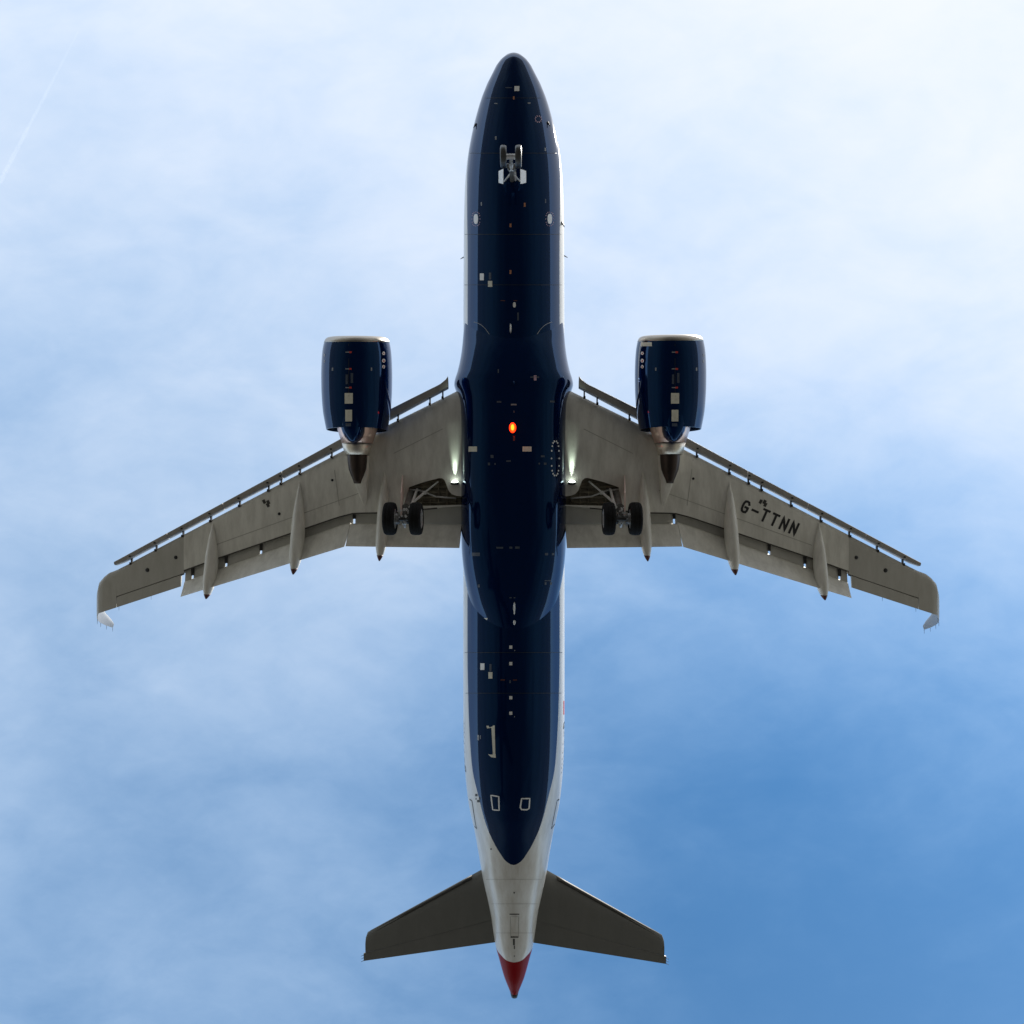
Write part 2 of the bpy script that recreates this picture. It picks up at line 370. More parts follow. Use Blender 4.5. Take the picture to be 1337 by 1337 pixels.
# belly fairing
FAIR = [(396, 58.0, -.9, 2.0), (408, 63.0, -1.2, 2.0), (420, 65.4, -1.5, 2.05), (432, 66.6, -1.75, 2.1), (446, 67.8, -1.96, 2.15), (460, 69.4, -2.12, 2.25), (474, 71.8, -2.24, 2.35), (486, 74.6, -2.32, 2.45), (496, 77.6, -2.38, 2.55), (502, 78.4, -2.41, 2.6), (509, 76.4, -2.44, 2.7), (519, 72.2, -2.46, 2.9),
        (532, 70.0, -2.5, 3.0), (568, 69.0, -2.55, 3.0), (640, 69.0, -2.55, 3.0), (690, 68.9, -2.52, 3.0), (715, 68.3, -2.48, 2.9), (735, 66.8, -2.42, 2.8), (760, 63.4, -2.32, 2.6), (784, 58.6, -2.2, 2.4), (801, 52.6, -2.1, 2.3),
        (817.5, 45.8, -2.0, 2.2), (827, 36, -1.9, 2.2)]
tabs = [[], [], []]
for py, hw, zb, ne in FAIR:
    c = P(671, py, -.8); e = P(671 + hw, py, -.8)
    tabs[0].append((c.y, e.x - c.x)); tabs[1].append((c.y, zb)); tabs[2].append((c.y, ne))
bm = bmesh.new(); rings = []
y0, y1 = tabs[0][0][0], tabs[0][-1][0]
for i in range(121):
    y = y0 + (y1 - y0) * i / 120
    hw, zb, ne = smooth_interp(tabs[0], y), smooth_interp(tabs[1], y), smooth_interp(tabs[2], y)
    zc_ = -.40; ring = []
    for k in range(64):
        q = 2 * math.pi * k / 64; s, c = math.sin(q), math.cos(q)
        x = hw * math.copysign(abs(s) ** (2 / ne), s)
        z = zc_ + ((zc_ - zb) if c > 0 else .9) * -math.copysign(abs(c) ** (2 / ne), c)
        ring.append(Vector((x, y, z)))
    rings.append(ring)
loft(bm, rings)
fair = link('belly_fairing', bm, M['blue'], plane)
BELLY = bvh_of(fus, fair)

# ------------------------------------------------------------------ wings
LEF = [SY((596.6, 509.7), (747.4, 508.9)), SY((506.1, 554.1), (835, 552.5)), SY((444.3, 589.4), (896.3, 587.3)), SY((153.9, 744), (1196.3, 743.8)),
       SY((140.4, 749.5), (1209.8, 749.2)), SY((128.4, 760.7), (1221, 760)), SY((124.6, 769), (1227, 768))]
s_ = (LEF[1][1] - LEF[0][1]) / (LEF[1][0] - LEF[0][0])
LEF = [(1.3, LEF[0][1] - s_ * (LEF[0][0] - 1.3))] + LEF
TEF = [SY((600.5, 660.5), (739, 660.5)), SY((500, 669.2), (842, 669.2)), SY((462, 669.8), (881.6, 669.8)), SY((441, 675.3), (902.9, 675.3)), SY((292.9, 727.1), (1062.5, 728)), SY((239.9, 745), (1108, 745.5))]
TEF = [(1.3, TEF[0][1])] + TEF
XF = TEF[-1][0]                                          # where the flaps end
TEA = [SY((237.0, 765.2), (1111.5, 767.2)), SY((126.2, 801.8), (1224.4, 803.4))]
XT = TEA[-1][0]
def thick(x): return interp([(1.3, .85), (6.4, .52), (12, .28), (17.5, .13)], x)
def mir(side, v): return Vector((v[0] * side, v[1], v[2]))
def wing_section(x, yl, yt, blunt):
    t = thick(x); z0 = zw(x); c = yt - yl; pts = []
    us = [0, .012, .04, .09, .16, .28, .42, .56, .70, .85, 1.0]
    for u in us: pts.append((x, yl + c * u, z0 + t * .40 * (1 - min(1, u / .16)) ** 2.2 - t * .05 * math.sin(math.pi * u)))
    end = .62 if blunt else .10
    for u in reversed(us):
        up = t * (.40 + .60 * math.sin(min(1, u / .35) * math.pi / 2)) if u < .35 else t * (1 - (1 - end) * ((u - .35) / .65) ** 1.4)
        if u == 0: continue
        pts.append((x, yl + c * u, z0 + up))
    return pts
def strip_body(bm, stations, side):
    """stations = list of section point lists"""
    loft(bm, [[mir(side, p) for p in s] for s in stations])
BAYP = [((533.2, 636.2), (807, 636.2)), ((553, 629.5), (788, 629.5)), ((573.0, 624.2), (767.5, 624)), ((577.5, 624.5), (763.5, 624.5)), ((580.8, 627), (760.5, 627)), ((583.2, 633), (758, 633)), ((585.8, 640.5), (755.2, 640.5)),
        ((590, 645.2), (751, 645.2)), ((596, 647.3), (745, 647.3)), ((606, 648.5), (735, 648.5)), ((606, 659), (735, 659)), ((570, 660), (770, 660)), ((545, 660.5), (795, 660.5)), ((530.5, 658.5), (809.5, 658.5))]
BAY = [SY(a, b) for a, b in BAYP]
SLAT_IN_LE = [SY((583.8, 490.8), (755.1, 491.1)), SY((581, 494.9), (757.5, 495)), SY((574.4, 500.6), (764.5, 500.6)), SY((560, 508), (779, 508)), SY((541.5, 517.3), (798, 517.3)), SY((509.4, 533.5), (830.2, 533.2)), SY((488, 544), (851, 544))]
SLAT_IN_TE = [SY((586.4, 505.6), (754, 504.7)), SY((505.3, 549), (834.6, 548)), SY((488, 558.3), (851, 557.3))]
SLAT_OUT_LE = [SY((456, 567), (884, 564)), SY((440.2, 575.8), (899.6, 572.8)), SY((145.6, 735.3), (1203.8, 735.7))]
SLAT_OUT_TE = [SY((456, 578.7), (884, 576.5)), SY((444.3, 585.1), (896, 583)), SY((153.1, 739.6), (1197.8, 739))]
SLAT_IN_LE.reverse(); SLAT_IN_TE.reverse(); SLAT_OUT_LE.sort(); SLAT_OUT_TE.sort()
SLAT_IN_LE.sort(); SLAT_IN_TE.sort()
JOINTS = sorted([SY((368.6, 622.7), (976.4, 622))[0], SY((291, 663.8), (1054.5, 663.5))[0], SY((218, 703), (1129.5, 703))[0]])
TRACKS_L = [(577.7, 514.6), (561, 524.5), (519.3, 547.5), (432.4, 593.9), (390.8, 615.3), (366.1, 629.2), (349.7, 637.5), (311.8, 658), (274, 678.6), (237.6, 697.9), (202.5, 716.6), (170, 734.5)]
FLAP_OUT_LE = [SY((457.2, 682), (884.5, 682), .05), SY((444.3, 685.3), (897.2, 685.3), .05), SY((240.6, 760), (1106.6, 759.6), .05)]
FLAP_OUT_TE = [SY((449.3, 713.3), (892.0, 714.6), -.55), SY((235.4, 779.8), (1111.8, 780.6), -.55)]
FLAP_IN_LE = [SY((457.7, 683.5), (886, 683.5), .05), SY((602, 684.5), (738, 684.5), .05)]
FLAP_IN_TE = [SY((450.5, 713.6), (890.5, 713.4), -.55), SY((599.8, 715.6), (740.2, 715.6), -.55), SY((600.5, 709), (739.6, 708), -.55)]

def slat_piece(side, x0, x1, le, te, parent, skew=0.0):
    bm = bmesh.new(); n = max(3, int((x1 - x0) / .35)); st = []
    xs = [x0 + (x1 - x0) * i / n for i in range(n + 1)]
    if le is SLAT_IN_LE:
        xs = sorted(set(xs + [p[0] for p in le if x0 < p[0] < x1]))
    for x in xs:
        yl, yt = smooth_interp(le, x), interp(te, x); c = yt - yl
        if c < .05: c = .05
        z = zw(x); t = .24 if x > 6 else .30
        st.append([(x, yl + .00 * c, z + .0), (x, yl + .03 * c, z - .04), (x, yl + .12 * c, z - .06), (x, yl + .35 * c, z - .06), (x, yl + .60 * c, z - .035), (x, yl + .84 * c, z + .0),
                   (x, yl + .90 * c, z + .06), (x, yl + c, z + t - .03), (x, yl + c, z + t), (x, yl + .70 * c, z + t - .01), (x, yl + .35 * c, z + t - .07), (x, yl + .10 * c, z + .14)])
    strip_body(bm, st, side)
    return link('slat', bm, M['slat'], parent, auto=35)

def flap(side, le, te, x0, x1, parent, end_te=None):
    le = sorted(le); te = sorted(te)
    bm = bmesh.new(); st = []; n = max(6, int((x1 - x0) / .4))
    for i in range(n + 1):
        s = i / n
        # the ends are cut along the line of flight of the flap, so leading and trailing edges get their own span
        xl = le[0][0] + (le[-1][0] - le[0][0]) * s; xt = te[0][0] + (te[-1][0] - te[0][0]) * s
        yl, yt = interp(le, xl), interp(te, xt); z = zw(xl); zt = zw(xt) - .55
        sec = []
        for u, dl in ((0, .06), (.02, .01), (.07, -.02), (.2, -.025), (.45, -.02), (.75, -.01), (1, 0)):
            sec.append((xl + (xt - xl) * u, yl + (yt - yl) * u, z + .05 + (zt - z - .05) * u ** 1.15 + dl))
        for u, du in ((1, .025), (.75, .09), (.45, .17), (.2, .19), (.07, .15), (.02, .11)):
            sec.append((xl + (xt - xl) * u, yl + (yt - yl) * u, z + .05 + (zt - z - .05) * u ** 1.15 + du))
        st.append(sec)
    strip_body(bm, st, side)
    return link('flap', bm, M['wing'], parent, auto=40)

CANOE = [((502.0, 614.8), (839.2, 613.7), (494.6, 733), (845.4, 732.6), 7.4, 1.0), ((391.6, 630.9), (952.3, 627.6), (382.1, 750.4), (960.2, 750.9), 8.4, 1.0), ((276.5, 682.9), (1066.9, 683.4), (268.7, 782.6), (1077.4, 783.4), 8.0, .9)]
def canoe(side, k, parent):
    l0, r0, l1, r1, hwpx, sc = CANOE[k]
    a = SY(l0, r0); b = SY(l1, r1, -.75 * sc)
    bm = bmesh.new(); rings = []; hw = hwpx / 32.5
    prof = [(0, .02, .0, .02), (.06, .20, -.02, .09), (.14, .42, -.04, .16), (.25, .66, -.06, .24), (.38, .86, -.10, .32), (.50, .97, -.14, .38), (.62, 1.0, -.22, .40), (.74, .98, -.34, .36), (.84, .86, -.46, .28), (.92, .60, -.57, .18), (.97, .32, -.66, .09), (1.0, .06, -.73, .02)]
    N = 48
    for i in range(N + 1):
        u = i / N
        w = smooth_interp([(p[0], p[1]) for p in prof], u) * hw; dz = smooth_interp([(p[0], p[2]) for p in prof], u) * sc; hh = smooth_interp([(p[0], p[3]) for p in prof], u) * sc
        # slight kink where the flap carries the rear half down
        x = a[0] + (b[0] - a[0]) * u; y = a[1] + (b[1] - a[1]) * u; z = zw(x) + dz
        rings.append([mir(side, (x + w * math.sin(q), y, z - hh * math.cos(q))) for q in [2 * math.pi * j / 20 for j in range(20)]])
    loft(bm, rings)
    o = link('flap_track_fairing', bm, M['wing'], parent)
    # rusty tip and mid joint
    bm = bmesh.new(); loft(bm, [[v + (v - sum(r, Vector()) / len(r)).normalized() * .006 for v in r] for r in rings[-4:]])
    link('fairing_tip', bm, M['tip'], o)
    return o

def ribbon(bm, pts, w, up=Vector((0, 0, -1))):
    """flat strip along pts, w wide"""
    L, R = [], []
    for i, p in enumerate(pts):
        d = (pts[min(i + 1, len(pts) - 1)] - pts[max(i - 1, 0)]).normalized(); s = d.cross(up).normalized() * (w / 2)
        L.append(bm.verts.new(p + s)); R.append(bm.verts.new(p - s))
    for i in range(len(pts) - 1): bm.faces.new((L[i], L[i + 1], R[i + 1], R[i]))

WT = {}
def build_wing(side):
    cuts = sorted({1.3, *[p[0] for p in LEF[:-3]], *[p[0] for p in TEF], *[1.3 + i * .5 for i in range(40)]})
    # the fixed wing, root to flap end, blunt at the flap cove; then to the tip with a sharp edge (aileron zone)
    xs = [x for x in cuts if x <= XF]
    if XF not in xs: xs.append(XF)
    bm = bmesh.new()
    strip_body(bm, [wing_section(x, interp(LEF, x), interp(TEF, x), True) for x in xs], side)
    wing = link('wing', bm, M['wing'], plane, auto=40)
    # carve the gear bay
    bm = bmesh.new()
    lo = [mir(side, (x, y, -2.6)) for x, y in BAY]; hi = [mir(side, (x, y, zw(x) + .42)) for x, y in BAY]
    loft(bm, [lo, hi]); cut = link('gear_bay', bm, M['bay'], wing, smooth=False)
    md = wing.modifiers.new('bay', 'BOOLEAN'); md.operation = 'DIFFERENCE'; md.object = cut; md.solver = 'EXACT'
    try: md.material_mode = 'TRANSFER'
    except Exception: pass
    bpy.context.view_layer.update()
    ev = wing.evaluated_get(bpy.context.evaluated_depsgraph_get())
    me = bpy.data.meshes.new_from_object(ev); wing.modifiers.clear(); wing.data = me
    bpy.data.objects.remove(cut)
    for p in me.polygons: p.use_smooth = True
    try: me.set_sharp_from_angle(angle=rad(35))
    except Exception: pass
    # outer panel and tip
    def outer(xs_, yt_tab, rear=None):
        b_ = bmesh.new(); st = []
        for x in xs_:
            yt = interp(yt_tab, x)
            st.append(wing_section(x, interp(LEF, x), yt, rear is not None))
        strip_body(b_, st, side); return b_
    XA = SY((150.9, 779.4), (1198.6, 779.9))[0]
    HL = [SY((238.4, 749.5), (1111, 750)), SY((150.9, 779.4), (1198.6, 779.9))]
    XG = XF + .10
    HLo = [(XF, HL[0][1] - .12), (XG, HL[0][1])] + [(HL[1][0], HL[1][1])]
    xs2 = [XF] + [XF + (XA - XF) * i / 8 for i in range(1, 9)]
    HL2 = [(XF, interp([HL[0], HL[1]], XF)), HL[1]]
    slope = (HL[1][1] - HL[0][1]) / (HL[1][0] - HL[0][0])
    HL2 = [(XF, HL[0][1] - slope * (HL[0][0] - XF)), HL[1]]
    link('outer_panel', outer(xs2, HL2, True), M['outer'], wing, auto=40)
    # aileron, a hand's breadth behind the hinge gap
    bm = bmesh.new(); st = []
    xa0 = TEA[0][0] + .02
    tes = (TEA[1][1] - TEA[0][1]) / (TEA[1][0] - TEA[0][0])
    for i in range(9):
        x = xa0 + (XA - .012 - xa0) * i / 8; yl = HL2[0][1] + slope * (x - XF) + .022; yt = TEA[0][1] + tes * (x - TEA[0][0]); t = thick(x) * .55; z = zw(x)
        st.append([(x, yl, z + .03), (x, yl + .03, z), (x, yl + (yt - yl) * .5, z + .005), (x, yt, z + .01), (x, yt, z + .03), (x, yl + (yt - yl) * .5, z + t * .6), (x, yl, z + t)])
    strip_body(bm, st, side)
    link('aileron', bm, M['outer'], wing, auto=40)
    bm = bmesh.new(); hp = [Vector((x, HL2[0][1] + slope * (x - XF) + .01, zw(x) + thick(x) * .3)) for x in (XF + .01, XA)]
    loft(bm, [[mir(side, p + Vector((0, a, b))) for a, b in ((-.05, 0), (.05, 0), (.05, .02), (-.05, .02))] for p in hp]); link('hinge_seal', bm, M['line'], wing, smooth=False)
    # wing tip and sharklet
    bm = bmesh.new(); st = []
    tipx = [XA, XA + .3, LEF[-3][0], (LEF[-3][0] + LEF[-2][0]) / 2, LEF[-2][0], (LEF[-2][0] + LEF[-1][0]) / 2]
    tipx = sorted(x for x in tipx if x < XT - .1) + [XT - .06]
    def teo(x): return TEA[0][1] + tes * (x - TEA[0][0])
    for x in tipx: st.append(wing_section(x, smooth_interp(LEF, x), teo(x), False))
    tipte = [P(149.8, 820.2, 2.85), P(1204.5, 821.5, 2.85)]
    xtip = (abs(tipte[0].x) + abs(tipte[1].x)) / 2 + .08; ytip = (tipte[0].y + tipte[1].y) / 2
    # blend: sections turn upright through a bend and run up the fin
    yl0, yt0 = smooth_interp(LEF, tipx[-1]), teo(tipx[-1]); c0 = yt0 - yl0; z0 = zw(tipx[-1])
    for s in (0.04, .1, .18, .3, .5, .75, .93, 1.0):
        ang = min(1, s / .22) * rad(74)
        zz = z0 + 2.5 * (s if s > .22 else s * s / .44 + s * .5 * (1 - s / .22)) ; zz = z0 + .06 + (2.85 - z0 - .06) * (s ** 1.15)
        xx = tipx[-1] + .07 + (xtip - tipx[-1] - .07) * (1 - (1 - s) ** 2) * 1.0
        yt = yt0 + .12 + (ytip - yt0 - .12) * s; c = c0 * (.95 - .72 * s) * (1 if s < .95 else .8)
        yl = yt - c; t = .12 * (1 - .6 * s)
        nx, nz = -math.sin(ang), math.cos(ang)                # thickness towards the inner face
        base = wing_section(tipx[-1], 0, 1, False); zb = zw(tipx[-1]); tt = thick(tipx[-1])
        st.append([(xx + nx * (p[2] - zb) / tt * t, yl + c * p[1], zz + nz * (p[2] - zb) / tt * t) for p in base])
    strip_body(bm, st, side)
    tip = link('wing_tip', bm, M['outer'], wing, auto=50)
    for p in tip.data.polygons:                              # the upright part is the white sharklet
        if p.center.z > zw(XT) + .42: p.material_index = 1
    tip.data.materials.append(M['sharklet'])
    for u in (0.0, .3, .55, .8, 1.0):                                 # static wicks off its trailing edge
        a = mir(side, (tipx[-1] + .07 + (xtip - tipx[-1] - .07) * (1 - (1 - u) ** 2), yt0 + .12 + (ytip - yt0 - .12) * u, z0 + .06 + (2.85 - z0 - .06) * u ** 1.15))
        bm = bmesh.new(); tube(bm, a, a + Vector((0, .17, -.01)), .010, .004, 6); link('static_wick', bm, M['black'], wing)
    for x in (13.2, 14.6, 16.0):
        bm = bmesh.new(); a = mir(side, (x, teo(x), zw(x) + .02)); tube(bm, a, a + Vector((0, .15, -.01)), .008, .003, 6); link('static_wick', bm, M['black'], wing)
    # slats
    slat_piece(side, SLAT_IN_LE[0][0], SLAT_IN_LE[-1][0] - .005, SLAT_IN_LE, SLAT_IN_TE, wing)
    ends = [SLAT_OUT_LE[0][0]] + JOINTS + [SLAT_OUT_TE[-1][0] + .14]
    for a, b in zip(ends, ends[1:]):
        slat_piece(side, a + .02, b - .02, SLAT_OUT_LE, SLAT_OUT_TE, wing)
    # slat tracks
    for k, (px, py) in enumerate(TRACKS_L):
        p = PW(px, py); x = abs(p.x); y = interp(LEF, x)
        bm = bmesh.new(); box(bm, mir(side, (x, y - .07, zw(x) + .14)), (.05, .30, .10)); box(bm, mir(side, (x, y + .03, zw(x) + .045)), (.085, .10, .08))
        tr = link('slat_track', bm, M['black'], wing, smooth=False)
        if k > 2:
            bm = bmesh.new(); box(bm, mir(side, (x, y - .27, zw(x) - .02)), (.08, .06, .07)); link('track_roller', bm, M['black'], tr, smooth=False)
    # flaps
    flap(side, FLAP_IN_LE, FLAP_IN_TE[:2], 0, 4, wing); flap(side, FLAP_OUT_LE, FLAP_OUT_TE, 0, 7, wing)
    # spoilers: panels roofing the flap cove, with gaps between
    def cove_z(x): return zw(x) + thick(x) * .58
    gaps = [SY((494, 670), (847, 670))[0], SY((342, 718), (1003, 718))[0], SY((296.5, 735), (1051, 735))[0], SY((251.5, 750), (1096, 750))[0]]
    xk = TEF[4][0]
    edges = [1.9, SY((460.5, 680), (881.5, 680))[0]] + sorted(SY(l, r)[0] for l, r in (((338.3, 712), (1005, 712)), ((293.6, 728), (1052, 728)), ((250.5, 745), (1097.5, 745)))) + [XF + .03]
    def flap_le(x):
        tab = sorted(FLAP_IN_LE) if x < edges[1] else sorted(FLAP_OUT_LE)
        return interp(tab, x)
    for a, b in zip(edges, edges[1:]):
        ga = .042
        bm = bmesh.new(); st = []
        for i in range(5):
            x = a + ga + (b - a - 2 * ga) * i / 4; y0_ = interp(TEF, x) - .05; y1_ = flap_le(x) + .28; z = cove_z(x)
            st.append([(x, y0_, z), (x, y1_, z - .10), (x, y1_, z - .08), (x, y0_, z + .06)])
        strip_body(bm, st, side)
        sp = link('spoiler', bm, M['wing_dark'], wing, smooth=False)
        # dark hinge rib that fills the front of the gap
        if b < XF:
            bm = bmesh.new(); y0_ = interp(TEF, b); y1_ = flap_le(b)
            box(bm, mir(side, (b, (y0_ + y1_) / 2 - .06, cove_z(b) - .04)), (.10, max(.1, (y1_ - y0_) - .14), .12)); link('hinge_rib', bm, M['black'], sp, smooth=False)
    # the dark lip where the lower skin ends
    bm = bmesh.new(); pts = [mir(side, (x, interp(TEF, x) + .008, zw(x) + .02)) for x in [TEF[1][0] + .9 + (XF - TEF[1][0] - .9) * i / 40 for i in range(41)]]
    loft(bm, [[p + Vector((0, -.02, -.028)), p + Vector((0, .03, -.028)), p + Vector((0, .03, .05)), p + Vector((0, -.02, .05))] for p in pts]); link('cove_edge', bm, M['line'], wing, smooth=False)
    # flap track canoes
    for k in range(3): canoe(side, k, wing)
    # small vents, drains and inlets on the lower skin
    L_ = ([(192.7, 744.2, .085), (229.8, 727.8, .075), (364.8, 670.9, .06), (434, 627, .05)] if side < 0 else [(1156, 744.7, .085), (1117.8, 728, .075), (980, 674.5, .0), (905, 625, .05)])
    for px, py, r in L_:
        if r == 0: continue
        p = PW(px, py); bm = bmesh.new(); z = zw(p.x) - thick(abs(p.x)) * .05
        lathe(bm, [(-.03, r * .55), (-.012, r), (.02, r)], (p.x, p.y, z), (0, 0, 1), 14); link('fuel_vent', bm, M['black'], wing)
    for px, py in ([(345, 655), (350.5, 655.8), (350, 659.5)] if side < 0 else [(993, 655), (998, 655.5), (999, 659)]):
        p = PW(px, py); bm = bmesh.new(); z = zw(p.x) - thick(abs(p.x)) * .05
        box(bm, (p.x, p.y, z), (.11, .16, .02), Matrix.Rotation(side * .5, 3, 'Z')); link('grille_slot', bm, M['line'], wing, smooth=False)
    # bay clutter: ribs, a beam and pipes
    bm = bmesh.new()
    for i in range(6):
        y = 1; x = 2.25 + i * .33
        ys_ = [q[1] for q in BAY if abs(q[0] - x) < .6]; box(bm, mir(side, (x, BAY[-3][1] - .45, zw(x) + .36)), (.04, .85, .10))
    for k in range(4):
        y = BAY[-3][1] - .12 - k * .2; box(bm, mir(side, (3.1, y, zw(3.1) + .33 - .02 * k)), (2.5, .045, .06))
    link('bay_rib', bm, M['bay'], wing, smooth=False)
    bm = bmesh.new(); path_tube(bm, [mir(side, q) for q in ((2.2, BAY[-4][1] - .25, -1.22), (3.0, BAY[-4][1] - .32, -1.2), (3.6, BAY[-4][1] - .55, -1.12), (4.1, BAY[-4][1] - .6, -1.1))], .035); link('bay_pipe', bm, M['gear_grey'], wing)
    # retractable landing lamp under the root and its two shallow fairing strips
    lp = SY((593.0, 630.5), (746.2, 630.5), -.14); z = zw(lp[0]) - .15
    bm = bmesh.new(); lathe(bm, [(-.06, .10), (.02, .155), (.05, .15), (.05, .05)], mir(side, (lp[0], lp[1], z)), (0, 1, .25), 18)
    lamp = link('landing_lamp', bm, M['black'], wing)
    bm = bmesh.new(); lathe(bm, [(-.075, .02), (-.07, .09), (-.05, .125), (-.035, .12)], mir(side, (lp[0], lp[1], z)), (0, 1, .25), 18)
    link('lamp_lens', bm, M['lamp'], lamp)
    sp = bpy.data.lights.new('landing_beam', 'SPOT'); sp.energy = 115; sp.spot_size = rad(24); sp.spot_blend = 1.0; sp.color = (.80, 1.0, .84); sp.shadow_soft_size = .06
    so_ = bpy.data.objects.new('landing_beam', sp); COL.objects.link(so_); so_.parent = lamp
    so_.location = mir(side, (lp[0], lp[1] - .14, z + .02)); so_.rotation_euler = Vector((0, 1, -.13)).to_track_quat('Z', 'Y').to_euler()
    WT[side] = bvh_of(wing)
    return wing
wings = {s: build_wing(s) for s in (-1, 1)}

# registration under the wing on image right: strokes in a 10.5 x 17 px cell
GL = {'G': [[(1, .80), (.82, .97), (.5, 1), (.2, .95), (.03, .75), (0, .5), (.03, .25), (.2, .05), (.5, 0), (.85, .04), (1, .22), (1, .46), (.55, .46)]],
      '-': [[(.02, .50), (.98, .50)]], 'T': [[(0, .98), (1, .98)], [(.5, .98), (.5, 0)]], 'N': [[(.02, 0), (.02, 1), (.98, 0), (.98, 1)]]}
def letters(text, centre, ang, pitch, hgt, wid, stroke, tree, parent, mat, off=.006):
    ca, sa = math.cos(ang), math.sin(ang); mid = (len(text) - 1) / 2
    for k, ch in enumerate(text):
        bm = bmesh.new()
        for st in GL[ch]:
            pts = []
            for (a, b), (c, d) in zip(st, st[1:]):
                for i in range(4): pts.append((a + (c - a) * i / 4, b + (d - b) * i / 4))
            pts.append(st[-1]); L, R = [], []
            q = [((k - mid) * pitch + (a - .5) * (wid - stroke), -(b - .5) * (hgt - stroke)) for a, b in pts]
            # extend square ends, mitre the corners
            for i, p in enumerate(q):
                p0, p1 = q[max(i - 1, 0)], q[min(i + 1, len(q) - 1)]
                d0 = Vector((p[0] - p0[0], p[1] - p0[1])); d1 = Vector((p1[0] - p[0], p1[1] - p[1]))
                if d0.length < 1e-6: d0 = d1
                if d1.length < 1e-6: d1 = d0
                d0.normalize(); d1.normalize(); t = (d0 + d1)
                t = t.normalized() if t.length > 1e-3 else d0
                nrm = Vector((-t.y, t.x)); kf = 1 / max(.42, nrm.dot(Vector((-d0.y, d0.x))))
                e = Vector((0, 0))
                if i == 0: e = -d1 * stroke / 2
                if i == len(q) - 1: e = d0 * stroke / 2
                for lst, sg in ((L, 1), (R, -1)):
                    v = Vector(p) + e + nrm * (sg * stroke / 2 * kf)
                    lst.append((centre[0] + v.x * ca - v.y * sa, centre[1] + v.x * sa + v.y * ca))
            vl = []
            for lst in (L, R):
                r_ = []
                for px, py in lst:
                    h, nn = cast(px, py, tree)
                    if h is None: r_.append(None); continue
                    if nn.dot(ray(px, py)) > 0: nn = -nn
                    r_.append(bm.verts.new(h + nn * off))
                vl.append(r_)
            for i in range(len(L) - 1):
                f = (vl[0][i], vl[0][i + 1], vl[1][i + 1], vl[1][i])
                if None not in f: bm.faces.new(f)
        if bm.faces: link('letter', bm, mat, parent, smooth=False, recalc=False)
        else: bm.free()
letters('G-TTNN', (1004.9, 675.7), rad(24), 13.85, 17.6, 10.3, 3.0, WT[1], wings[1], M['letter'])

# ------------------------------------------------------------------ printed marks on a skin
def mark(name, pts, tree, parent, mat, off=.006, n=3):
    """small flat print: polygon of photo pixels laid on the skin"""
    bm = bmesh.new(); vv = []
    if len(pts) == 4:
        g_ = []
        for i in range(5):
            for j in range(5):
                u, v = i / 4, j / 4
                q = [(pts[0][k] * (1 - u) + pts[1][k] * u) * (1 - v) + (pts[3][k] * (1 - u) + pts[2][k] * u) * v for k in (0, 1)]
                h, nn = cast(q[0], q[1], tree)
                if h is None: bm.free(); return None
                if nn.dot(ray(*q)) > 0: nn = -nn
                g_.append(bm.verts.new(h + nn * off))
        for i in range(4):
            for j in range(4): bm.faces.new((g_[i * 5 + j], g_[i * 5 + j + 1], g_[i * 5 + j + 6], g_[i * 5 + j + 5]))
        return link(name, bm, mat, parent, smooth=False, recalc=False)
    for px, py in pts:
        h, nn = cast(px, py, tree)
        if h is None: bm.free(); return None
        if nn.dot(ray(px, py)) > 0: nn = -nn
        vv.append(bm.verts.new(h + nn * off))
    if len(vv) > 2: bm.faces.new(vv)
    return link(name, bm, mat, parent, smooth=False, recalc=False)
def rect(x0, y0, x1, y1): return [(x0, y0), (x1, y0), (x1, y1), (x0, y1)]
def oval(cx, cy, rx, ry, n=14, pw=2.6):
    o = []
    for i in range(n):
        q = 2 * math.pi * i / n; s, c = math.sin(q), math.cos(q)
        o.append((cx + rx * math.copysign(abs(c) ** (2 / pw), c), cy + ry * math.copysign(abs(s) ** (2 / pw), s)))
    return o
def outline(name, pts, w, tree, parent, mat, closed=True):
    bm = bmesh.new(); q = []
    seq = pts + [pts[0]] if closed else pts
    for (a, b), (c, d) in zip(seq, seq[1:]):
        for i in range(4): q.append((a + (c - a) * i / 4, b + (d - b) * i / 4))
    q.append(seq[-1]); ps = []
    for px, py in q:
        h, nn = cast(px, py, tree)
        if h is None: bm.free(); return
        if nn.dot(ray(px, py)) > 0: nn = -nn
        ps.append((h + nn * .006, nn))
    L, R = [], []; m = len(ps)
    for i, (p, nn) in enumerate(ps):
        if closed: a, b = ps[(i - 1) % (m - 1) if i else m - 2][0], ps[(i + 1) % (m - 1) if i < m - 1 else 1][0]
        else: a, b = ps[max(i - 1, 0)][0], ps[min(i + 1, m - 1)][0]
        s = (b - a).normalized().cross(nn).normalized() * (w / 2)
        L.append(bm.verts.new(p + s)); R.append(bm.verts.new(p - s))
    for i in range(m - 1): bm.faces.new((L[i], L[i + 1], R[i + 1], R[i]))
    link(name, bm, mat, parent, smooth=False, recalc=False)

